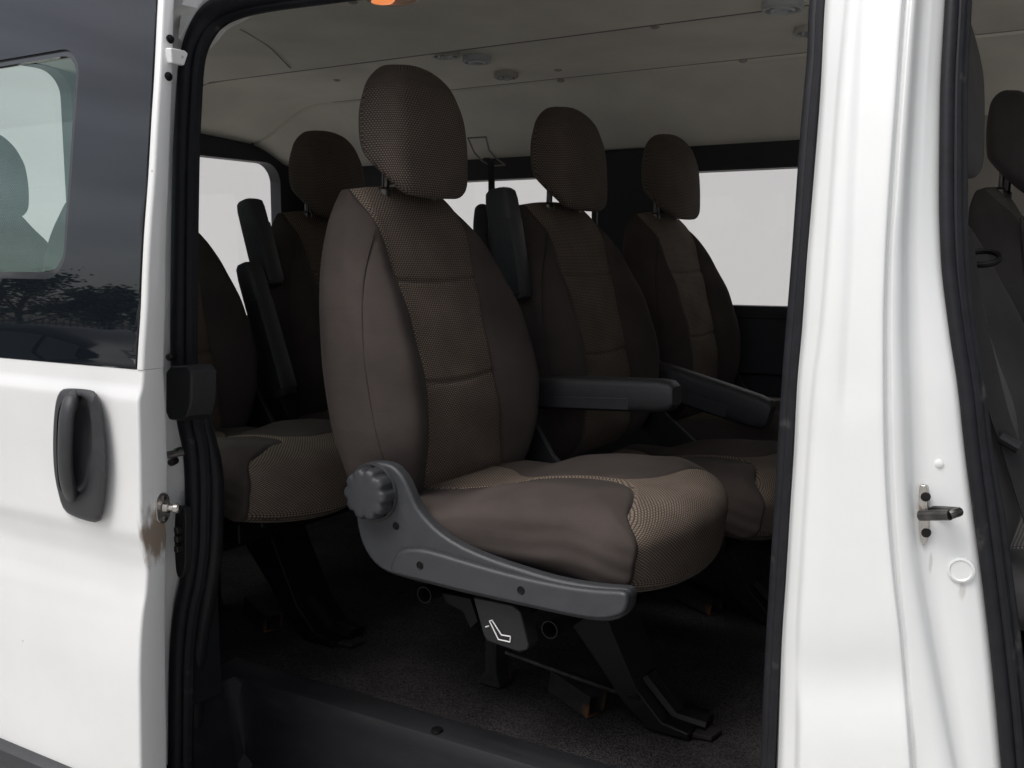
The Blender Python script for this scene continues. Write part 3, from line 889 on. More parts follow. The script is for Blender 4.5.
# front door seal, ribbed
sF = []
RY7 = RY
c7 = [974, 970, 966, 966, 967, 973, 983, 991, 1003, 1012, 1020, 1027, 1033, 1046]
fp_l, fp_m, fp_r = [], [], []
for y in np.linspace(-140, 900, 70):
    a, b = cx('c6', y) + 1, itp(y, RY, c7)
    fp_l.append(on_side(a + (b - a) * 0.22, y, 0.052)); fp_m.append(on_side(a + (b - a) * 0.58, y, 0.058)); fp_r.append(on_side(a + (b - a) * 0.88, y, 0.066))
sl = MB().tube(fp_l, 0.0068, n=12).tube(fp_m, 0.0062, n=10).tube(fp_r, 0.0045, n=10)
vp('front_door_seal', sl, M['rubber'])
bk = MB()
for i in range(0, 900):
    pass
# inner lining behind pillar
pi = MB()
rows = []
for y in np.linspace(-140, 900, 30):
    a = on_side(itp(y, [x for x in RY], CX['c0']) - 2, y, 0.085)
    b = on_side(itp(y, RY, c7) - 2, y, 0.095)
    rows.append([a, a + np.array([0.01, 0.06, 0]), b + np.array([-0.01, 0.05, 0]), b])
pi.grid(rows)
vp('pillar_lining', pi, M['trim_dark'], solid=0.004)
# striker of the front door
sp_ = on_side(924, 515, 0.036)
stp = spline([on_side(x, y, 0.030) for x, y in ((919, 488), (923, 485.5), (927, 489), (928, 515), (927.5, 538), (923.5, 545.5), (920.5, 540), (918.5, 515))], 4, True)
spl = vp('striker_plate', MB().prism(stp, (0.0008, 0.008, 0)), M['steel'], pil, bevel=0.001)
a0 = on_side(920, 515.5, 0.024); b0 = on_side(950, 515, 0.012); c0_ = on_side(957, 511.5, 0.022); d0 = on_side(931, 510, 0.04)
vp('striker_bar', MB().tube([a0, b0], 0.0052, n=12).tube(spline([b0, (b0 + c0_) / 2 + np.array([0.002, -0.002, 0.001]), c0_, d0], 5), 0.0045, n=10), M['dark_steel'], pil)
sb2 = MB()
for (x, y) in ((925.5, 497), (926, 533)):
    vp('striker_screw', MB().lathe(on_side(x, y, 0.0295), (0, -1, 0), [(0.0045, -0.003), (0.0045, 0.0008), (0.002, 0.0012)], 12), M['rust'], pil)
pl_ = MB().lathe(on_side(961, 570, 0.0405), (0.15, -1, 0), [(0.0125, -0.004), (0.0125, 0.0015), (0.0105, 0.0025), (0.009, 0.0012), (0.003, 0.0012)], 24)
vp('drain_plug', MB().lathe(on_side(939, 463.5, 0.0395), (0.15, -1, 0), [(0.004, -0.003), (0.004, 0.001), (0.002, 0.002)], 14), M['pillar_paint'], pil)
vp('drain_plug', pl_, M['pillar_paint'], pil)
# latch hook at the top of the pillar
hk = MB().prism([on_side(x, y, 0.02) for x, y in ((830, -14), (842, -14), (841, 12), (836, 26), (833, 24), (832, 8))], (0, 0.02, 0))
vp('guide_bracket', hk, M['leg_metal'], pil, bevel=0.002)

# ---- rear body side: corner sheet beside the opening, quarter panel with green glass
rowsC = []
seal_y = [p[1] for p in seal_px]; seal_x = [p[0] for p in seal_px]
zz = np.linspace(0.0, 1.9, 90)
sp_z = np.array([p[2] for p in sp]); sp_x = np.array([p[0] for p in sp])
iz = np.argsort(sp_z)
for z in zz:
    xe = float(np.interp(z, sp_z[iz], sp_x[iz])) if z < 1.76 else float(np.interp(1.76, sp_z[iz], sp_x[iz]))
    x0 = -1.36
    xe = min(xe, -1.205)
    dk = 0.030 * smooth((z - 1.60) / 0.06)
    rowsC.append([(min(x0, xe - 0.12), ys(z), z), (xe - 0.085, ys(z), z), (xe - 0.072, ys(z) + 0.002, z), (xe - 0.066, ys(z) + 0.012 + dk, z), (xe - 0.055, ys(z) + 0.022 + dk, z),
                  (xe - 0.032, ys(z) + 0.032 + dk, z), (xe - 0.021, ys(z) + 0.042 + dk, z), (xe - 0.012, ys(z) + 0.056 + dk, z), (xe - 0.003, ys(z) + 0.068 + dk, z)])
cor = vp('corner_panel', MB().grid(rowsC), M['paint'], solid=0.0, sharp=60)
rl_ = []
_o = np.argsort(sp_x)
for x in np.linspace(-1.30, -0.25, 60):
    _m = sp_z > 1.6
    zs = float(np.interp(x, sp_x[_o][_m[_o]], sp_z[_o][_m[_o]]))
    rl_.append([(x, ys(zs) + 0.062, zs - 0.004), (x, ys(zs) + 0.052, zs + 0.010), (x, ys(zs) + 0.036, zs + 0.022), (x, ys(zs + 0.1) + 0.006, zs + 0.06), (x, ys(zs + 0.2), zs + 0.14)])
vp('roof_rail', MB().grid(rl_), M['paint'], sharp=60)
qh = (-2.30, -1.40, 1.20, 1.71)
qp = MB()
plate_hole(qp, (-2.72, -1.362, 1.14, 1.74), qh, 0.06, lambda u, v: (u, ys(v) + 0.004, v), lambda u, v: (u, ys(v) + 0.05, v))
qpo = vp('rear_window_surround', qp, M['trim_dark'], bevel=0.003)
obj('window_pane', pane_mb(qh, 0.06, lambda u, v: (u, ys(v) + 0.012, v)), M['pane'], qpo)
ql = MB().box((-2.72, 0.002, ZG + 0.25), (-1.362, 0.05, 1.138))
vp('quarter_panel', ql, M['paint'], bevel=0.004)
# dark interior side lining behind the opening edge
il = MB()
inner_px = [(200, 372), (206, 400), (213, 430), (220, 458), (223, 482), (223, 520), (221, 560), (215, 600), (208, 640), (204, 680), (202, 768), (202, 900)]
ip = spline([at(x - 9, y, 0.12) for x, y in inner_px], 6)
il.tube(ip, 0.016, n=12)
il.box((-2.6, 0.055, 0.555), (-1.30, 0.16, 1.0))
vp('side_lining', il, M['black_plastic'])
# overhead: lining strip of the opening
# rubber stop block
bs = MB().prism([on_side(x, y, -0.005) for x, y in ((165, 372), (170, 366), (186, 365.5), (191, 372), (190.5, 402), (187, 416), (181, 421), (168, 420), (165, 412))], (0.012, 0.04, 0))
vp('stop_block', bs, M['black_plastic'], bevel=0.004, seg=3)
# guide socket in the corner panel (dark oval with metal bits)
gs = MB().prism(spline([on_side(x, y, 0.010) for x, y in ((175, 512), (178, 506.5), (182, 507.5), (185, 514), (185, 560), (183, 574), (179, 578), (175.5, 570), (174, 540))], 4, True), (0.001, 0.012, 0))
vp('guide_socket', gs, M['black_plastic'], cor, bevel=0.0025)
gm = MB()
for y in (530, 539, 549):
    q = on_side(177.5, y, 0.004)
    vp('socket_tooth', MB().box(q + np.array([-0.004, -0.004, -0.0045]), q + np.array([0.004, 0.010, 0.0045])), M['dark_steel'], cor, bevel=0.001)
bo = MB()
for (x, y) in ((170, 357), (177, 452), (172, 462)):
    q = on_side(x, y, 0.012)
    vp('hinge_bolt', MB().lathe(q, (0.5, -1, 0), [(0.006, -0.012), (0.006, 0.003), (0.004, 0.006)], 12), M['dark_steel'], cor)
bo.tube([on_side(167, 455, 0.0), on_side(184, 452, 0.018)], 0.0055, n=10)
vp('hinge_arm', bo, M['dark_steel'], cor)

# ---- sliding door, standing open outside the body
DO = -0.10
def dcrease(z):
    return itp(z, [0.2, 0.45, 0.70, 0.754, 0.80, 0.838, 0.862, 0.895, 0.925, 1.06, 1.105, 1.128, 1.16, 1.9],
               [-0.008, -0.010, -0.009, -0.007, -0.003, 0.003, 0.004, -0.001, -0.008, -0.0105, -0.0100, -0.003, 0.0, 0.0])


def _edge(px, py, o):
    return on_side(px, py, DO + o)


_ED = [_edge(141, 900, -0.008), _edge(141, 768, -0.008), _edge(139, 640, -0.008), _edge(137.5, 440, -0.013), _edge(143.5, 378, 0.0), _edge(148.5, 300, 0.002), _edge(154, 200, 0.002), _edge(160, 100, 0.002), _edge(165, 0, 0.002), _edge(170, -100, 0.002)]


def dxe(z):
    return itp(z, [p[2] for p in _ED], [p[0] for p in _ED])


def dth(z):
    return itp(z, [0.2, 0.9, 1.10, 1.20, 1.40, 1.70], [0.041, 0.040, 0.038, 0.034, 0.026, 0.019])



def dy(z):
    return DO + ys(z) + dcrease(z)


XDL = -3.05


def on_door(x, y, o=0.0):
    Y = DO
    for _ in range(12):
        p = at(x, y, Y + o)
        Y = dy(p[2])
    return p


# handle: recessed bezel and pull grip
out_px = [(66, 388.5), (88, 389.5), (97, 394), (101.5, 408), (105.5, 435), (107.5, 460), (107, 480), (104.5, 505), (101, 519), (96, 522.5), (84, 520), (70, 514.5), (63, 508), (58.5, 494), (54.5, 474), (53, 450), (53.5, 425), (55.5, 404), (59, 393)]
O1 = spline(out_px, 4, True)
rows = []
for z in np.linspace(0.22, ZB + 0.004, 200):
    xe = dxe(z); y = dy(z)
    rows.append([(XDL, y, z)] + [(x, y, z) for x in np.concatenate([np.linspace(-2.9, -1.42, 8), np.linspace(-1.40, -1.20, 70)])] + [(xe - 0.02, y, z), (xe - 0.010, y, z), (xe - 0.0055, y, z), (xe - 0.0035, y + 0.0002, z), (xe - 0.001, y + 0.0012, z), (xe, y + 0.0036, z), (xe, y + 0.0056, z), (xe, y + 0.0075, z),
                 (xe, DO + dth(z) - 0.006, z), (xe - 0.002, DO + dth(z) - 0.002, z), (xe - 0.02, DO + dth(z), z), (-2.0, DO + dth(z), z), (XDL, DO + dth(z), z)])
dm = MB().grid(rows, wrap=True)
# opening in the skin for the handle tub
_c = np.mean(np.array(O1), axis=0)
HX = [on_door(_c[0] + (p[0] - _c[0]) * 0.90, _c[1] + (p[1] - _c[1]) * 0.94) for p in O1]
def in_hole(x, z):
    ins_ = False
    for a, b in zip(HX, HX[1:] + HX[:1]):
        if (a[2] > z) != (b[2] > z) and x < (b[0] - a[0]) * (z - a[2]) / (b[2] - a[2]) + a[0]: ins_ = not ins_
    return ins_
keep = []
for f in dm.f:
    c_ = np.mean([dm.v[i] for i in f], axis=0)
    keep.append(not (c_[1] < DO + 0.03 and -1.42 < c_[0] < -1.17 and in_hole(c_[0], c_[2])))
dm.f = [f for f, k_ in zip(dm.f, keep) if k_]; dm.mi = [0] * len(dm.f)
# cap the lower skin top (shelf under the glass) and bottom
n_ = len(rows[0])
dm.f.append([i for i in range(n_)]); dm.mi.append(0)
dm.f.append([len(dm.v) - n_ + i for i in range(n_)][::-1]); dm.mi.append(0)
# front stile beside the glass
XG = 0.0135     # glass edge sits this far behind the door edge
rows = []
for z in np.linspace(ZB + 0.0045, 1.86, 50):
    xe = dxe(z); y = dy(z)
    rows.append([(xe - 0.075, y + 0.012, z), (xe - XG, y + 0.012, z), (xe - XG, y + 0.0015, z), (xe - XG + 0.003, y - 0.0015, z), (xe - 0.007, y - 0.0015, z), (xe - 0.004, y - 0.0015, z), (xe - 0.001, y - 0.0003, z), (xe, y + 0.002, z), (xe, y + 0.0038, z),
                 (xe, y + 0.0056, z), (xe, y + dth(z) - 0.005, z), (xe - 0.002, y + dth(z) - 0.001, z), (xe - 0.02, y + dth(z), z), (xe - 0.075, y + dth(z), z)])
o_ = len(dm.v)
dm.grid(rows, wrap=True)
sdoor = vp('sliding_door', dm, M['door_paint'], sharp=50)
# glass panel with clear window
wr = on_side(74, 150, DO)[0]                      # right edge of the window opening
ztop = on_side(40, 53.5, DO)[2]; zbot = on_side(40, 279, DO)[2]
dh = (-2.35, wr, zbot, ztop)
zmid = on_side(73, 150, DO)[2]
def lean(v): return dxe(v) - dxe(zmid)
gp = MB()
def g_out(u, v):
    return (min(u + lean(v), dxe(v) - XG - 0.0015), dy(v) - 0.0015, v)
def g_in(u, v):
    return (min(u + lean(v), dxe(v) - XG - 0.0015), dy(v) + 0.004, v)
plate_hole(gp, (XDL, max(p[0] for p in _ED[4:]) + 0.03, ZB + 0.006, 1.86), dh, 0.045, g_out, g_in, rows=24)
vp('glass_panel', gp, M['black_glass'], sdoor, sharp=60)
# grey ceramic border ring, set into the opening, and the clear pane
hb = (dh[0] + 0.012, dh[1] - 0.0105, dh[2] + 0.010, dh[3] - 0.010)
gb = MB()
plate_hole(gb, (dh[0], dh[1], dh[2], dh[3]), hb, 0.036, lambda u, v: (u + lean(v), dy(v) + 0.002, v), lambda u, v: (u + lean(v), dy(v) + 0.012, v), rows=2)
# round the ring's outer corners by hiding them behind the black glass
vp('window_border', gb, M['grey_glass'], sdoor)
vp('window_pane', pane_mb(hb, 0.036, lambda u, v: (u + lean(v), dy(v) + 0.006, v)), M['tint'], sdoor)
ds = MB()
plate_hole(ds, (XDL, -1.235, ZB + 0.01, 1.84), (dh[0] - 0.01, dh[1] + 0.004, dh[2] - 0.004, dh[3] + 0.004), 0.05, lambda u, v: (u + lean(v), dy(v) + 0.014, v), lambda u, v: (u + lean(v), dy(v) + 0.022, v), rows=4)
vp('inner_frame', ds, M['trim_dark'], sdoor, bevel=0.003)
# black rubbing strip low on the door
rows = []
for z, o in ((0.28, 0.0), (0.285, -0.012), (0.30, -0.018), (0.50, -0.018), (0.522, -0.014), (0.530, -0.004), (0.531, 0.004)):
    rows.append([(x, dy(z) + o, z + 0.000 * x) for x in np.linspace(XDL, -1.27, 10)] + [(-1.262, dy(z) + o * 0.6, z), (-1.258, dy(z) + 0.002, z)])
vp('rubbing_strip', MB().grid(rows), M['handle_plastic'], sdoor, sharp=40)


cxm, cym = 80.5, 456
def scaled(pts, kx, ky, dx=0, dy_=0):
    return [np.array([cxm + (p[0] - cxm) * kx + dx, cym + (p[1] - cym) * ky + dy_]) for p in pts]
# recess outline
rec_px = [(70, 399), (77, 396), (84, 398), (89, 404), (91.5, 420), (92, 440), (91.5, 455), (89, 468), (87, 482), (83, 491), (76, 494), (66, 493), (60, 488), (57.5, 470), (56.8, 445), (57.5, 420), (61, 405)]
R1 = spline(rec_px, 4, True)
m_ = len(O1)
# resample the recess loop by angle so that both loops pair up
def by_angle(loop, c, angs):
    A = [(math.atan2(p[1] - c[1], p[0] - c[0]) % (2 * math.pi), p) for p in loop]
    A.sort(key=lambda t: t[0])
    aa = np.array([t[0] for t in A]); X_ = np.array([t[1][0] for t in A]); Y_ = np.array([t[1][1] for t in A])
    aa = np.concatenate([aa - 2 * math.pi, aa, aa + 2 * math.pi]); X_ = np.tile(X_, 3); Y_ = np.tile(Y_, 3)
    return [np.array([np.interp(a, aa, X_), np.interp(a, aa, Y_)]) for a in angs]
cc = (75, 447)
angs = np.linspace(0, 2 * math.pi, 96, endpoint=False)
LO = by_angle(O1, cc, angs); LR = by_angle(R1, cc, angs)
def loop3(L2, o): return [on_door(p[0], p[1], o) for p in L2]
mixl = lambda a, b, t: [p * (1 - t) + q * t for p, q in zip(a, b)]
hb_ = MB()
loops = [loop3(LO, 0.004), loop3(LO, -0.008), loop3(mixl(LO, LR, 0.06), -0.0125), loop3(mixl(LO, LR, 0.16), -0.0145), loop3(mixl(LO, LR, 0.9), -0.0145), loop3(LR, -0.0125),
         loop3(mixl(LR, [np.array(cc)] * 96, 0.05), -0.006), loop3(mixl(LR, [np.array(cc)] * 96, 0.10), 0.012), loop3(mixl(LR, [np.array(cc)] * 96, 0.2), 0.020), loop3(mixl(LR, [np.array(cc)] * 96, 0.95), 0.022)]
hb_.grid(loops, wrap=True)
hb_.f.append([len(hb_.v) - 96 + i for i in range(96)]); hb_.mi.append(0)
# the door skin is cut away visually by the deep bowl: the bowl sits proud on its own tub
vp('handle_bezel', hb_, M['handle_plastic'], sdoor, sharp=60)
gr = MB()
gpts = [((75, 397), -0.010), ((70.5, 404), -0.026), ((67, 416), -0.034), ((65.5, 440), -0.036), ((65.5, 465), -0.034), ((67.5, 482), -0.028), ((71, 493), -0.014), ((74, 498), -0.006)]
gpath = spline([on_door(x, y, o) for (x, y), o in gpts], 6)
gr.tube(gpath, [0.0135 if 4 < i < len(gpath) - 5 else 0.011 for i in range(len(gpath))], n=14, flat=((0, 1, 0), 0.6))
vp('handle_grip', gr, M['handle_plastic'], sdoor, sharp=70)

# latch pin with plate on the front face of the door, rusty run below
lp = at(158.5, 508, DO + 0.058)
lx = dxe(lp[2])
def face(py, Yo):   # point on the door's front edge
    q = at_x(160, py, lx); return np.array([lx, DO + Yo, q[2]])
pz = face(508, 0)[2]
pts = []
for k in range(20):
    a = 2 * math.pi * k / 20
    pts.append((lx - 0.002, DO + 0.028 + 0.012 * math.cos(a), pz + 0.013 * math.sin(a) + 0.009 * (1 if math.sin(a) > 0 else -1)))
vp('latch_plate', MB().prism(pts, (0.006, 0, 0)), M['steel'], sdoor, bevel=0.001)
lt_ = MB().lathe((lx + 0.003, DO + 0.031, pz), (1, 0.35, 0), [(0.0075, 0), (0.0075, 0.007), (0.005, 0.009), (0.005, 0.014), (0.0072, 0.016), (0.0072, 0.022), (0.005, 0.024)], 16)
vp('latch_pin', lt_, M['steel'], sdoor)
sc_ = MB()
for dz in (0.015, -0.015):
    vp('latch_screw', MB().lathe((lx + 0.003, DO + 0.028, pz + dz), (1, 0, 0), [(0.005, 0), (0.005, 0.004), (0.003, 0.006)], 10), M['dark_steel'], sdoor)
# bracket with two bolts high on the door's front face
zb_ = on_side(167, 57, DO + 0.02)[2]
bx = dxe(zb_)
yb = dy(zb_)
vp('guide_bracket', MB().prism([(bx, yb + 0.006, zb_ + 0.009), (bx, yb + 0.006, zb_ - 0.012), (bx, yb + 0.028, zb_ - 0.012), (bx, yb + 0.036, zb_ + 0.006), (bx, yb + 0.03, zb_ + 0.009)], (0.009, 0.004, 0)), M['door_paint'], sdoor, bevel=0.002)
bt = MB()
for yy in (40, 77):
    q = on_side(165, yy, DO + 0.013); 
    vp('bracket_bolt', MB().lathe((dxe(q[2]), dy(q[2]) + 0.013, q[2]), (1, 0, 0), [(0.0062, 0), (0.0062, 0.002), (0.004, 0.003), (0.004, 0.005), (0.002, 0.0055)], 12), M['leg_metal'], sdoor)

# ---- ceiling belt with its anchor frame
an = MB()
q = [at(x, y, Yv) for x, y, Yv in ((468, 138, 1.665), (486, 137, 1.665), (489, 150, 1.72), (497, 159, 1.765), (505, 165, 1.80), (492, 166, 1.80), (482, 161, 1.765), (474, 152, 1.72))]
for a_, b_ in zip(q, q[1:] + q[:1]): an.tube([a_, b_], 0.0028, n=6)
vp('belt_frame', an, M['groove'], head)
bel = MB().ribbon(spline([at(486, 158, 1.775), at(490.5, 163, 1.76), at(491.5, 180, 1.75), at(491.5, 215, 1.75), at(491, 300, 1.75)], 5), (1, 0.1, 0), 0.022, 0.003)
bel = obj('ceiling_belt', bel, M['strap'])
tag(bel, 'black belt strap hanging from the frame in the ceiling beside the far window', 'seat belt')

# ------------------------------------------------------------------ seats
def rounded_box(half, r, ns=(40, 40, 40), ks=(10, 10, 10)):
    """returns (V, F): rounded box surface, quads, corner rounding r"""
    vid = {}; V = []; F = []
    def key(p): return tuple(int(round(c * 1e6)) for c in p)
    def ax(h, n, k):
        # more samples in the rounded corners
        t = [-h + r * (1 - math.cos(math.pi / 2 * i / k)) for i in range(k)]
        mid = list(np.linspace(-(h - r), h - r, n))
        return t + mid + [-a for a in t[::-1]]
    A = [ax(h, n, k) for h, n, k in zip(half, ns, ks)]
    def proj(p):
        q = np.array([min(max(p[i], -(half[i] - r)), half[i] - r) for i in range(3)])
        d = p - q
        l = np.linalg.norm(d)
        return q + d / l * r if l > 1e-12 else p
    for axis in range(3):
        a1, a2 = [(1, 2), (2, 0), (0, 1)][axis]
        for sgn in (1, -1):
            idx = {}
            for i, u in enumerate(A[a1]):
                for j, v in enumerate(A[a2]):
                    p = np.zeros(3); p[axis] = sgn * half[axis]; p[a1] = u; p[a2] = v
                    k = key(p)
                    if k not in vid:
                        vid[k] = len(V); V.append(proj(p))
                    idx[i, j] = vid[k]
            for i in range(len(A[a1]) - 1):
                for j in range(len(A[a2]) - 1):
                    f = (idx[i, j], idx[i + 1, j], idx[i + 1, j + 1], idx[i, j + 1])
                    F.append(f if sgn > 0 else f[::-1])
    return np.array(V), F


def split_build(name, V, F, cls, uv, mats, parent, child_name):
    """faces with cls 0 -> mesh `name`, cls 1 -> mesh `child_name` under it"""
    V = [tuple(v) for v in V]
    out = []
    for c in (0, 1):
        fs = [f for f, k in zip(F, cls) if k == c]
        if not fs: out.append(None); continue
        used = sorted(set(i for f in fs for i in f)); mp = {i: k for k, i in enumerate(used)}
        mb = MB(); mb.v = [V[i] for i in used]; mb.f = [[mp[i] for i in f] for f in fs]; mb.mi = [0] * len(fs)
        mb.uv = [uv[i] for i in used]
        out.append(mb.mesh(name if c == 0 else child_name, mats[c], sharp=80, fix=False))
    return out


def groove(d, w, depth):
    return depth * math.exp(-(d / w) ** 2)


# --- backrest -------------------------------------------------------------
ZB0, ZB1 = 0.325, 0.872
zk = [0.325, 0.40, 0.49, 0.57, 0.65, 0.73, 0.80, 0.84, 0.868]
k_rear = [-0.245, -0.275, -0.305, -0.318, -0.325, -0.330, -0.333, -0.334, -0.334]
k_front = [-0.195, -0.172, -0.172, -0.186, -0.207, -0.233, -0.256, -0.270, -0.282]
k_bol = [0.010, 0.030, 0.046, 0.050, 0.044, 0.030, 0.012, 0.002, 0.0]
k_w = [0.190, 0.214, 0.227, 0.229, 0.222, 0.204, 0.172, 0.150, 0.136]
k_ins = [0.125, 0.118, 0.108, 0.103, 0.108, 0.118, 0.126, 0.128, 0.126]


def back_fields(z):
    return [itp(z, zk, t) for t in (k_rear, k_front, k_bol, k_w, k_ins)]


def make_backrest():
    half = (0.07, 0.225, (ZB1 - ZB0) / 2)
    V, F = rounded_box(half, 0.052, (14, 44, 130), (16, 12, 14))
    BC = min((abs(v[1]) for v in V), key=lambda q: abs(q - 0.118)) + 1e-6
    P = np.zeros_like(V); UV = np.zeros((len(V), 2)); INS = np.zeros(len(V))
    ST = (0.715, 0.548)          # stitch lines across the insert
    cache = {}
    for i, v in enumerate(V):
        z = v[2] + (ZB0 + ZB1) / 2
        kz = round(z, 5)
        if kz not in cache: cache[kz] = back_fields(z)
        rear, front, bol, wd, ins = cache[kz]
        y0 = abs(v[1])
        ay = y0 / BC * ins if y0 <= BC else ins + (y0 - BC) / (0.225 - BC) * (wd - ins)
        y = math.copysign(ay, v[1])
        t = (v[0] + 0.07) / 0.14
        b = smooth((ay - ins * 0.80) / max(0.02, (wd * 0.86 - ins * 0.80)))
        fall = smooth((ay - wd * 0.80) / (wd * 0.2))
        xf = front + bol * b - 0.012 * fall + 0.006 * (1 - (y / wd) ** 2)
        x = rear + t * (xf - rear)
        # crown of the top edge
        z += -0.016 * (y / 0.16) ** 2 * smooth((z - 0.78) / 0.09)
        front_side = smooth((t - 0.45) / 0.25)
        # seam grooves between insert and bolsters, stitches across the insert
        g_ = groove(ay - ins, 0.0045, 0.0055) * front_side
        for s_ in ST:
            if ay < ins: g_ += groove(z - s_ + 0.006 * math.cos(ay / ins * 1.5), 0.0036, 0.0050) * front_side
        # soft puckering of the panels beside the stitches
        g_ += 0.0012 * math.sin(z * 58 + y * 23) * front_side
        x -= g_
        # seam down the side of each bolster
        sline = -0.232 + (0.775 - z) * 0.17
        if ay > wd * 0.80:
            g2 = groove(x - sline, 0.003, 0.0012)
            y -= math.copysign(g2, y)
        P[i] = (x, y, z)
        UV[i] = (y, z - min(0.0, x - front) * smooth((z - 0.8) / 0.05))
        INS[i] = 1.0 if (y0 <= BC and (t > 0.45 or (v[2] > half[2] - 0.02 and t > 0.08))) else 0.0
    cls = [1 if sum(INS[k] for k in f) >= 4 else 0 for f in F]
    return P, F, cls, UV


# --- cushion --------------------------------------------------------------
def cus_ins(x):
    return itp(x, [-0.25, -0.17, -0.10, -0.04, 0.08, 0.115, 0.15, 0.18, 0.21, 0.235, 0.25], [0.125, 0.100, 0.040, 0.008, 0.008, 0.028, 0.082, 0.134, 0.184, 0.203, 0.206])


def make_cushion():
    half = (0.25, 0.225, 0.075)
    V, F = rounded_box(half, 0.046, (60, 46, 18), (14, 12, 12))
    BC = min((abs(v[1]) for v in V), key=lambda q: abs(q - 0.125)) + 1e-6
    P = np.zeros_like(V); UV = np.zeros((len(V), 2)); INS = np.zeros(len(V))
    for i, v in enumerate(V):
        x, y, z = v
        t = (z + 0.075) / 0.15
        xx = x + 0.04
        ins = cus_ins(x)
        y0 = abs(y)
        wd = 0.215 if y < 0 else 0.205
        ay = y0 / BC * ins if y0 <= BC else ins + (y0 - BC) / (0.225 - BC) * (0.225 - ins)
        ay *= wd / 0.225
        y = math.copysign(ay, y)
        ins *= wd / 0.225
        top = itp(xx, [-0.22, -0.10, 0.0, 0.10, 0.20, 0.27, 0.30], [0.375, 0.378, 0.410, 0.420, 0.420, 0.412, 0.405])
        hump = smooth((ay - ins * 0.55) / (max(0.03, 0.165 - ins * 0.55)))
        front_k = smooth((x - 0.13) / 0.1)
        top += (-0.016 + 0.014 * smooth((ay - 0.04) / 0.11)) * (1 - front_k) * smooth((x + 0.16) / 0.12) - 0.014 * front_k - 0.010 * front_k * (ay / 0.2) ** 2
        bot = 0.262 + 0.03 * (ay / 0.21) ** 2 + 0.02 * smooth((-x) / 0.2)
        zz_ = bot + t * (top - bot)
        # front nose bows forward in the middle and tucks under
        k = smooth((x + 0.02) / 0.24)
        xx += k * (0.001 - (0.036 if y < 0 else 0.070) * (ay / 0.21) ** 2) - 0.016 * k * (1 - t)
        # belly of the side bolster
        yy = y + math.copysign(0.008, y) * smooth((ay - 0.17) / 0.035) * math.sin(math.pi * min(1, max(0, t)))
        up_ = smooth((t - 0.35) / 0.3)
        on_top = up_ if x < 0.2 else 1.0
        zz_ -= groove(ay - ins, 0.0042, 0.0055) * up_ * (1 - smooth((x - 0.19) / 0.03))
        if x > 0.17 and abs(ay - ins) < 0.02:
            xx -= groove(ay - ins, 0.0042, 0.0040) * smooth((x - 0.18) / 0.04)
        # creases pulled across the front half of the side
        if ay > 0.185:
            yy += math.copysign(0.0007, y) * math.sin(zz_ * 230 + xx * 14 + 2 * math.sin(xx * 30)) * smooth((x + 0.05) / 0.15) * smooth((0.405 - zz_) / 0.05)
            yy += math.copysign(0.0007, y) * math.sin(zz_ * 90 - xx * 25)
        P[i] = (xx, yy, zz_)
        INS[i] = 1.0 if (y0 <= BC and (t > 0.45 or x > 0.16)) else 0.0
        UV[i] = (yy, z - x)
    cls = [1 if sum(INS[k] for k in f) >= 4 else 0 for f in F]
    return P, F, cls, UV


def make_headrest():
    half = (0.044, 0.115, 0.100)
    V, F = rounded_box(half, 0.035, (10, 26, 28), (8, 8, 8))
    P = np.zeros_like(V); UV = np.zeros((len(V), 2))
    for i, v in enumerate(V):
        x, y, z = v
        s = z / 0.100
        wd = itp(s, [-1, -0.75, -0.3, 0.1, 0.5, 1.0], [0.80, 0.95, 1.0, 0.97, 0.87, 0.66])
        yy = y * wd
        th = itp(s, [-1, 0, 1], [1.05, 1.02, 0.74])
        xx = x * th
        # front face bulges, leans back
        xx += 0.010 * (1 - (y / 0.115) ** 2) * (1 if x > 0 else 0) * smooth((x + 0.01) / 0.03) * (1 - s * s * 0.5)
        zz = z - (0.92 if s < 0 else 0.1) * xx * abs(s) ** 1.4 - 0.010 * (y / 0.1) ** 2 * smooth(s)
        xx += -0.272 - 0.008 * s
        zz += 0.975
        seam = groove(xx - (-0.272 - 0.008 * s) - 0.018, 0.003, 0.0016)
        if abs(y) > 0.1: yy -= math.copysign(seam, y)
        P[i] = (xx, yy, zz)
        ayn = abs(y)
        side = smooth((ayn - 0.085) / 0.03)
        UV[i] = (yy + math.copysign(1, y) * -(xx + 0.21) * side, zz - 0.5 * xx * smooth((s - .6) / .3))
    return P, F, [0] * len(F), UV


BK, CU, HR = make_backrest(), make_cushion(), make_headrest()


def side_seam(sgn):
    P = BK[0]
    pts = []
    for z in np.linspace(0.37, 0.80, 40):
        m = (np.abs(P[:, 2] - z) < 0.006) & (P[:, 1] * sgn > 0.10)
        Q = P[m]
        tx = -0.232 + (0.775 - z) * 0.17
        near = Q[np.abs(Q[:, 0] - tx) < 0.012]
        if len(near) == 0: continue
        q = near[np.argmax(near[:, 1] * sgn - np.abs(near[:, 0] - tx) * 2.0)]
        pts.append((tx, q[1] - sgn * 0.0002, z))
    A = np.array(pts)
    for _ in range(6):
        A[1:-1] = (A[:-2] + A[1:-1] * 2 + A[2:]) / 4
    return MB().tube(A, 0.0012, n=6)
MESHES = {}
def seat_meshes(key, plain, wov, wovh):
    a = split_build('backrest', *BK, [plain, wov], None, 'backrest_panel')
    b = split_build('seat_cushion', *CU, [plain, wov], None, 'cushion_panel')
    c = split_build('headrest', *HR, [wovh, wovh], None, 'x')
    MESHES[key] = (a, b, c)


seat_meshes('rear', M['brown'], M['weave'], M['weave_head'])
seat_meshes('front', M['front_cloth'], M['front_weave'], M['front_cloth'])


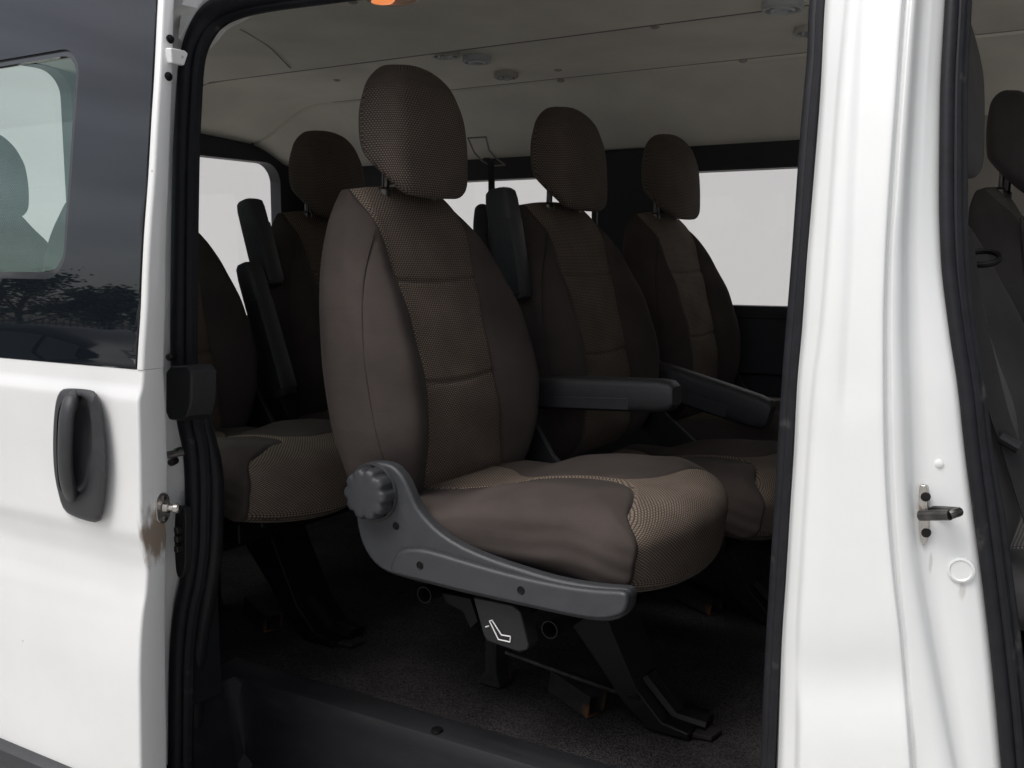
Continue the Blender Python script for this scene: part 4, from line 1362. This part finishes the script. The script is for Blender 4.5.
def tree_copy(o, parent=None):
    c = o.copy(); COL.objects.link(c)
    if parent is not None: c.parent = parent
    for ch in list(o.children): tree_copy(ch, c)
    return c


def make_seat(key, name, label, cat, loc, group):
    t = thing(name, label, cat, loc, 0, group)
    a, b, c = MESHES[key]
    bk = obj('backrest', a[0], None, t); obj('backrest_panel', a[1], None, bk)
    for sg in (-1,): obj('side_seam', side_seam(sg), M['thread'], bk)
    cu = obj('seat_cushion', b[0], None, t); obj('cushion_panel', b[1], None, cu)
    hr = obj('headrest', c[0], None, t)
    for s in (-1, 1):
        po = MB().tube([(-0.287, s * 0.062, 0.80), (-0.282, s * 0.062, 0.93)], 0.0065, n=10)
        po.lathe((-0.288, s * 0.062, 0.858), (0, 0, 1), [(0.014, -0.006), (0.014, 0.006), (0.010, 0.010)], 14)
        obj('headrest_post', po, M['dark_steel'], hr)
    # bracket plate hinging the backrest
    for s in (1,):
        br = MB().prism([(-0.13, s * 0.222, 0.30), (-0.02, s * 0.222, 0.30), (-0.12, s * 0.222, 0.38), (-0.20, s * 0.222, 0.50), (-0.245, s * 0.222, 0.50), (-0.23, s * 0.222, 0.38)], (0, s * 0.012, 0))
        obj('recliner_bracket', br, M['black_plastic'], t, bevel=0.003)
    fr = MB().box((-0.17, -0.15, 0.225), (0.16, 0.19, 0.268))
    fr.box((-0.22, -0.15, 0.265), (0.22, 0.15, 0.285))
    f_ = obj('under_frame', fr, M['leg_metal'], t, bevel=0.006)
    # central pedestal: front strut with flange, rear post, square stub
    def pl(pts, y0, th, nm, m_, bv=0.004):
        return obj(nm, MB().prism([(x, y0, z) for x, z in pts], (0, th, 0)), m_, t, bevel=bv)
    pl([(-0.03, 0.235), (0.085, 0.235), (0.125, 0.15), (0.165, 0.07), (0.21, 0.024), (0.255, 0.016), (0.255, 0.004), (0.185, 0.004), (0.14, 0.04), (0.09, 0.10), (0.02, 0.18)], -0.01, 0.10, 'leg', M['leg_metal'])
    ft = MB().tube([(0.16, 0.04, 0.075), (0.215, 0.04, 0.022), (0.27, 0.04, 0.018)], 0.02, n=10, flat=((0, 0, 1), 0.6))
    obj('leg_foot', ft, M['leg_metal'], t)
    fb = MB().prism([(0.225, 0.0, 0.003), (0.285, 0.01, 0.003), (0.29, 0.045, 0.003), (0.235, 0.055, 0.003)], (0, 0, 0.008))
    obj('floor_anchor', fb, M['rust'], t, bevel=0.002)
    pl([(-0.130, 0.23), (-0.104, 0.23), (-0.106, 0.03), (-0.098, 0.003), (-0.148, 0.003), (-0.130, 0.028)], 0.0, 0.045, 'leg', M['rust'])
    # square tube stub, open end showing
    sq = MB()
    a0, a1 = np.array([0.000, 0.030, 0.034]), np.array([0.092, -0.002, 0.021])
    d = (a1 - a0) / np.linalg.norm(a1 - a0); u = np.array([0, 1, 0]) - d * d[1]; u /= np.linalg.norm(u); v = np.cross(d, u)
    ring = []
    for (h, e) in ((0.019, 0), (0.019, 1), (0.0155, 1), (0.0155, 0.6)):
        c_ = a0 + (a1 - a0) * e
        ring.append([c_ + u * h + v * h, c_ - u * h + v * h, c_ - u * h - v * h, c_ + u * h - v * h])
    sq.grid(ring, wrap=True); sq.add(ring[-1], [(0, 1, 2, 3)]); sq.add(ring[0], [(3, 2, 1, 0)])
    obj('stub_tube', sq, M['rust'], t, smooth_=False)
    for x in (-0.10, 0.121):
        cr_ = MB()
        yy = (-0.215, 0.215)
        n = 18
        R_ = [[(x + r * math.cos(2 * math.pi * k / n), y, 0.236 - (0.012 if x > 0 else 0) + r * math.sin(2 * math.pi * k / n)) for k in range(n)] for (r, y) in ((0.011, yy[0] + 0.05), (0.0115, yy[0]), (0.0135, yy[0]), (0.0135, yy[1]))]
        cr_.grid(R_, wrap=True)
        obj('cross_tube', cr_, M['leg_metal'], t)
    return t


def add_armrest(t, y, pivot, ang, length=0.33, name='armrest', h=0.052, w=0.052):
    """armrest whose pivot end is at pivot=(x,z), rotated by ang up from horizontal"""
    n = 14
    rows = []
    prof = [(0, .60), (.02, .85), (.10, 1.0), (.35, 1.0), (.70, .98), (.90, .95), (.97, .85), (1.0, .55)]
    for (s, k) in prof:
        x = s * length
        ring = []
        hh = h * (0.5 if s > 0.1 else 0.5) * k
        for q in range(20):
            a = 2 * math.pi * q / 20
            ca, sa = math.cos(a), math.sin(a)
            e = 0.5
            yy = math.copysign(abs(ca) ** e, ca) * w / 2 * (0.75 + 0.25 * k)
            zz_ = math.copysign(abs(sa) ** e, sa) * hh
            ring.append((x, yy, zz_))
        rows.append(ring)
    mb = MB(); mb.grid(rows, wrap=True)
    mb.f.append(list(range(19, -1, -1))); mb.mi.append(0)
    mb.f.append([len(mb.v) - 20 + i for i in range(20)]); mb.mi.append(0)
    # lower shell with a joint line
    mb.box((length * 0.05, -w * 0.505, -h * 0.42), (length * 0.72, w * 0.505, -h * 0.06))
    o = obj(name, mb, M['handle_plastic'], t, sharp=50, bevel=0.003)
    o.location = (pivot[0], y, pivot[1]); o.rotation_euler = (0, -ang, 0)
    return o


SX, SY = -0.80, 0.425
DR = -0.728
G2 = 'passenger seats of the near row'
G3 = 'passenger seats of the row behind'
seatA = make_seat('rear', 'passenger_seat', 'brown patterned seat nearest the door, with grey side panel and round recliner knob', 'seat', (SX, SY, ZF), G2)
# copies before the near seat gets its own fittings
seatB = tree_copy(seatA); seatB.location = (SX, 0.985, ZF)
seatC = tree_copy(seatA); seatC.location = (SX, 1.555, ZF)
seatD = tree_copy(seatA); seatD.location = (SX + DR, 1.02, ZF)
seatE = tree_copy(seatA); seatE.location = (SX + DR, 0.425, ZF)
seatG = tree_copy(seatA); seatG.location = (SX + 2 * DR, 0.53, ZF)
tag(seatB, 'middle brown seat behind the level armrest, with a raised armrest at its shoulder', 'seat', G2)
tag(seatC, 'brown seat of the near row farthest from the door, against the far window', 'seat', G2)
tag(seatD, 'dark seat behind the nearest one, headrest against the left rear window', 'seat', G3)
tag(seatE, 'dark seat by the left door seal, cushion lit, headrest hidden', 'seat', G3)
tag(seatG, 'rearmost seat, seen only through the tinted window of the sliding door', 'seat')
del seatG['group']

# fittings of the near seat: grey side panel, knob, release flap
def la(x, y, Y):
    return at(x, y, Y) - np.array([SX, SY, ZF])
PY = 0.178
pan = [(349.5, 485), (352, 473), (360, 465), (371, 462), (386, 463.5), (396, 469), (405, 481), (411, 495), (417, 508), (427, 521), (441, 534), (462, 547), (490, 559), (520, 569), (550, 578), (580, 584), (608, 587.5), (625, 588.6), (630.5, 593), (631, 603), (627, 613), (617, 620.5), (600, 622), (575, 618.5), (540, 611), (500, 602), (460, 593), (425, 584), (395, 576), (380, 569), (369, 558), (361, 543), (357, 528), (355, 515), (350, 500)]
sp1 = spline([la(x, y, PY) for x, y in pan], 2, True)
panel = obj('side_panel', MB().prism(sp1, (0, 0.022, 0)), M['grey_plastic'], seatA, bevel=0.006, seg=4)
rail = [(389, 572), (393, 558), (400, 550.5), (412, 549), (428, 551), (460, 560.5), (500, 572), (540, 581.5), (575, 588), (605, 591), (618, 591.5), (625, 593), (627.5, 598), (627, 606), (623, 614), (613, 618.5), (598, 620), (575, 617), (540, 609.5), (500, 600.5), (460, 591.5), (425, 582.5), (400, 576.5)]
obj('rail_cover', MB().prism(spline([la(x, y, PY - 0.009) for x, y in rail], 2, True), (0, 0.02, 0)), M['grey_plastic'], panel, bevel=0.006, seg=4)
for (x, y, o) in ((396, 526, PY), (420, 565.5, PY - 0.009), (521, 590.5, PY - 0.009)):
    s_ = MB().lathe(la(x, y, o), (0, -1, 0), [(0.0062, -0.004), (0.0062, 0.0005), (0.0052, 0.0009), (0.0046, 0.0003), (0.001, 0.0002)], 18)
    obj('panel_screw', s_, M['leg_metal'], panel)
kc = la(374, 492, PY - 0.004)
lob = lambda a, r: 1 + 0.065 * smooth((r - 0.02) / 0.012) * math.tanh(2.2 * (math.cos(10 * a) + 0.45)) 
kn = MB().lathe(kc, (0, -1, 0), [(0.0385, -0.004), (0.0385, 0.010), (0.0375, 0.020), (0.0355, 0.0245), (0.0325, 0.0262), (0.028, 0.0268), (0.015, 0.0272), (0.002, 0.0272)], 108, lobes=lob)
obj('recliner_knob', kn, M['grey_plastic'], panel, sharp=40)
kr = MB().lathe(la(374, 492, PY), (0, -1, 0), [(0.0455, -0.004), (0.0455, 0.003), (0.0445, 0.005), (0.042, 0.005), (0.0415, -0.002)], 48)
obj('knob_rim', kr, M['grey_plastic'], panel)
# release flap with seat symbol
fl_px = [(472, 597), (512, 605), (520, 612), (529, 645), (527, 651), (519, 653), (487, 642), (483, 636)]
flap = obj('release_flap', MB().prism([la(x, y, 0.195) for x, y in fl_px], (0, 0.03, 0)), M['black_plastic'], seatA, bevel=0.004, seg=3)
ic = MB()
IY = 0.1935
ip_ = [la(x, y, IY) for x, y in ((489.5, 621), (492, 620.2), (501.5, 635), (510.5, 636.5), (510, 642), (498.5, 639.5))]
for a_, b_ in zip(ip_, ip_[1:] + ip_[:1]): ic.tube([a_, b_], 0.0010, n=6)
ic.tube([la(x, y, IY) for x, y in ((485.5, 627), (489, 626))], 0.0010, n=6)
obj('seat_symbol', ic, M['icon'], flap)
mech = MB()
mech.prism([la(x, y, 0.235) for x, y in ((440, 592), (470, 598), (478, 622), (470, 630), (462, 612), (446, 604))], (0, 0.03, 0))
mech.box(la(470, 600, 0.25) + np.array([-0.05, 0, -0.01]), la(470, 600, 0.25) + np.array([0.1, 0.05, 0.03]))
obj('release_mechanism', mech, M['leg_metal'], seatA, bevel=0.003)
cb = MB().tube(spline([la(505, 652, 0.24), la(560, 672, 0.30), la(610, 690, 0.36), la(642, 700, 0.42)], 5), 0.0028, n=8)
obj('release_cable', cb, M['dark_steel'], seatA)
add_armrest(seatA, 0.292, (-0.21, 0.487), R(2.5), length=0.312, h=0.064)
add_armrest(seatB, 0.28, (-0.225, 0.474), R(-14.0), length=0.345, h=0.082)
# the pair beyond the near seat has lower cushions
for st_ in (seatB, seatC):
    for c_ in st_.children:
        if c_.name.startswith('seat_cushion'): c_.location.z -= 0.060 if st_ is seatB else 0.040
        if c_.name.startswith('under_frame') or c_.name.startswith('cross_tube'): c_.location.z -= 0.045
# raised armrests
add_armrest(seatB, -0.250, (-0.252, 0.665), R(100), length=0.225, h=0.062, w=0.05)
add_armrest(seatE, 0.275, (-0.130, 0.43), R(109), length=0.325, h=0.058)
add_armrest(seatD, -0.262, (-0.222, 0.68), R(107), length=0.215, h=0.062)
# belt reel behind seat B's shoulder
rl = MB().tube(spline([la(482, 204, 0.80), la(482, 212, 0.80), la(481, 232, 0.80), la(486, 265, 0.80)], 5), [0.005, 0.009, 0.012, 0.0145, 0.0158] + [0.0165] * 11, n=14)
rl = obj('belt_reel', rl, M['black_plastic'], seatB)
rl.location = Vector(seatA.location) - Vector(seatB.location)

# front seats
seatP = make_seat('front', 'passenger_seat', 'grey front passenger seat just behind the ribbed front door seal', 'seat', (0.038, 0.40, ZF), 'seats of the cab')
for c_ in seatP.children:
    if c_.name.startswith('seat_cushion'): c_.location.z += 0.035
seatV = tree_copy(seatP); seatV.name = 'driver_seat'; seatV.location = (0.03, 1.46, ZF + 0.03)
tag(seatV, 'dark driver seat at the right edge, headrest on two posts', 'seat', 'seats of the cab')
stc = MB()
for dz in (0.0, -0.006):
    stc.tube([np.array([x, -0.230, 0.372 + dz - 0.0 * x]) for x in np.linspace(0.08, 0.25, 18)], 0.0012, n=5)
obj('orange_stitching', stc, M['orange_thread'], seatP)
pocket = MB().box((-0.20, -0.215, 0.15), (0.2, -0.20, 0.26))
obj('seat_skirt', pocket, M['black_plastic'], seatP, bevel=0.005)
# belt of the front passenger with its guide loop
lpq = at(982, 258, 0.30)
fb_ = MB().ribbon(spline([at(962, 230, 0.17), at(972, 300, 0.17), at(982, 345, 0.17), at(998, 410, 0.175), at(1012, 452, 0.18), at(1030, 510, 0.185), at(1050, 570, 0.19)], 5), (1, 0.6, 0.2), 0.020, 0.002)
fbo = obj('front_seat_belt', fb_, M['strap'])
tag(fbo, 'black belt running down past the front passenger seat behind the door seal', 'seat belt')
bu = MB().tube([at(1000, 437, 0.170), at(1019, 448, 0.170)], 0.0065, n=10)
obj('belt_slider', bu, M['black_plastic'], fbo)
th_ = np.linspace(0, 2 * math.pi, 28, endpoint=False)
lpm = MB().tube([lpq + np.array([math.cos(a) * 0.019, math.sin(a) * 0.012, math.sin(a) * 0.008]) for a in th_], 0.0035, n=8, closed=True)
obj('belt_loop', lpm, M['leg_metal'], fbo)

# ------------------------------------------------------------------ across the parking place (seen mirrored in the black glass)
CARG = (-7.25, -4.15, ZG - 0.06)
car = thing('parked_car', 'black saloon car mirrored in the dark glass of the sliding door', 'car', CARG); car.scale = (1.0, 1.0, 1.0)
def prof_car(x, keys): return itp(x, [k[0] for k in keys], [k[1] for k in keys])
rows = []
hood = [(-2.25, 0.55), (-2.2, 0.80), (-1.6, 0.90), (-1.0, 0.95), (0.9, 0.98), (1.6, 1.02), (2.1, 1.0), (2.25, 0.7)]
for x in np.linspace(-2.25, 2.25, 46):
    h = prof_car(x, hood); wd = 0.90 * (1 - 0.18 * (abs(x) / 2.25) ** 4)
    rows.append([(x, -wd * 0.9, 0.22), (x, -wd, 0.40), (x, -wd, 0.62), (x, -wd * 0.95, h * 0.93), (x, -wd * 0.80, h), (x, wd * 0.80, h), (x, wd * 0.95, h * 0.93), (x, wd, 0.62), (x, wd, 0.40), (x, wd * 0.9, 0.22)])
cb_ = MB().grid(rows, wrap=True); k = len(rows[0])
cb_.f.append(list(range(k))); cb_.mi.append(0); cb_.f.append([len(cb_.v) - k + i for i in range(k)]); cb_.mi.append(0)
obj('car_body', cb_, M['car_black'], car, sharp=40)
roof = [(-1.05, 0.95), (-0.35, 1.36), (0.1, 1.44), (0.6, 1.43), (1.1, 1.32), (1.75, 1.02)]
rows = []
for x in np.linspace(-1.05, 1.75, 40):
    h = prof_car(x, roof); b_ = 0.93; kk = (h - b_) / 0.5
    rows.append([(x, -0.80, b_), (x, -0.80 + 0.17 * kk, b_ + (h - b_) * 0.8), (x, -0.55, h - 0.01), (x, 0, h), (x, 0.55, h - 0.01), (x, 0.80 - 0.17 * kk, b_ + (h - b_) * 0.8), (x, 0.80, b_)])
obj('car_roof', MB().grid(rows), M['car_black'], car, sharp=50)
for s in (-1, 1):
    for (x0, x1) in ((-0.72, 0.02), (0.08, 0.82), (0.88, 1.30)):
        pts = []
        def sd_(x, f):
            h = prof_car(x, roof); kk = (h - 0.93) / 0.5
            y = 0.80 - 0.17 * kk * f / 0.8; return (x, s * (y + 0.006), 0.93 + (h - 0.93) * f)
        top = [sd_(x, 0.76) for x in np.linspace(x0 + (0.1 if x0 < -0.5 else 0), x1, 8)]
        bot = [sd_(x, 0.06) for x in np.linspace(x1, x0, 8)]
        obj('car_window', MB().prism(top + bot, (0, s * 0.006, 0)), M['car_glass'], car)
for x in (-1.4, 1.35):
    for s in (-1, 1):
        wv = obj('wheel', MB().lathe((x, s * 0.72, 0.32), (0, s, 0), [(0.24, 0), (0.31, 0.01), (0.32, 0.05), (0.32, 0.17), (0.30, 0.20), (0.21, 0.205)], 32), M['tyre'], car)
        obj('rim', MB().lathe((x, s * 0.72, 0.32), (0, s, 0), [(0.21, 0.19), (0.20, 0.208), (0.05, 0.212)], 24), M['alloy'], wv)

fe = thing('metal_fence', 'grey picket fence mirrored behind the black car', 'fence', (-22, -16, ZG))
fm = MB()
for i in range(90): fm.box((-14 + i * 0.3, -0.02, 0.1), (-14 + i * 0.3 + 0.05, 0.02, 1.95))
obj('pickets', fm, M['fence'], fe)
obj('fence_rail', MB().box((-14, 0.02, 0.3), (13, 0.06, 0.36)).box((-14, 0.02, 1.7), (13, 0.06, 1.76)), M['fence'], fe)


def make_tree(loc, h, rad, seed, label):
    r = random.Random(seed)
    t = thing('broadleaf_tree', label, 'tree', loc, 0, 'trees mirrored in the black glass')
    tr = MB().tube(spline([(0, 0, 0), (0.08, 0.05, h * 0.25), (-0.05, 0.1, h * 0.5), (0.1, 0, h * 0.85)], 4), [0.20 - 0.15 * i / 12 for i in range(13)], n=8)
    tips = []
    for k in range(9):
        a = r.uniform(0, 6.28); z0 = h * r.uniform(0.3, 0.6); e = np.array([math.cos(a) * rad * 0.7, math.sin(a) * rad * 0.7, z0 + h * r.uniform(0.1, 0.35)])
        tr.tube([np.array([0, 0.05, z0]), e * np.array([0.5, 0.5, 1]) * np.array([1, 1, 0.92]), e], [0.07, 0.045, 0.015], n=6); tips.append(e)
    tips.append(np.array([0.1, 0, h * 0.9]))
    obj('trunk', tr, M['bark'], t)
    lf = MB()
    for e in tips:
        for _ in range(260):
            p = e + np.array([r.gauss(0, 1), r.gauss(0, 1), r.gauss(0, 0.7)]) * rad * 0.17
            n = np.array([r.gauss(0, 1), r.gauss(0, 1), r.gauss(0, 1)]); n /= np.linalg.norm(n)
            u = np.cross(n, [0.3, 0.2, 1]); u /= np.linalg.norm(u); v = np.cross(n, u); s = r.uniform(0.09, 0.17)
            lf.add([p - u * s, p + v * s * 0.5, p + u * s, p - v * s * 0.5], [(0, 1, 2, 3)])
    obj('crown', lf, M['leaf'], t, smooth_=False)


for i, (x, y, h, rd, lb) in enumerate(((-30.8, -19, 5.0, 2.7, 'broad dark tree mirrored at the left of the black door glass'), (-27.0, -19.5, 4.6, 1.5, 'narrow dark tree mirrored above the car in the black door glass'), (-25.0, -20.5, 3.2, 1.6, 'low tree mirrored beside the front edge of the black door glass'))):
    make_tree((x, y, ZG), h, rd, 11 + i, lb)
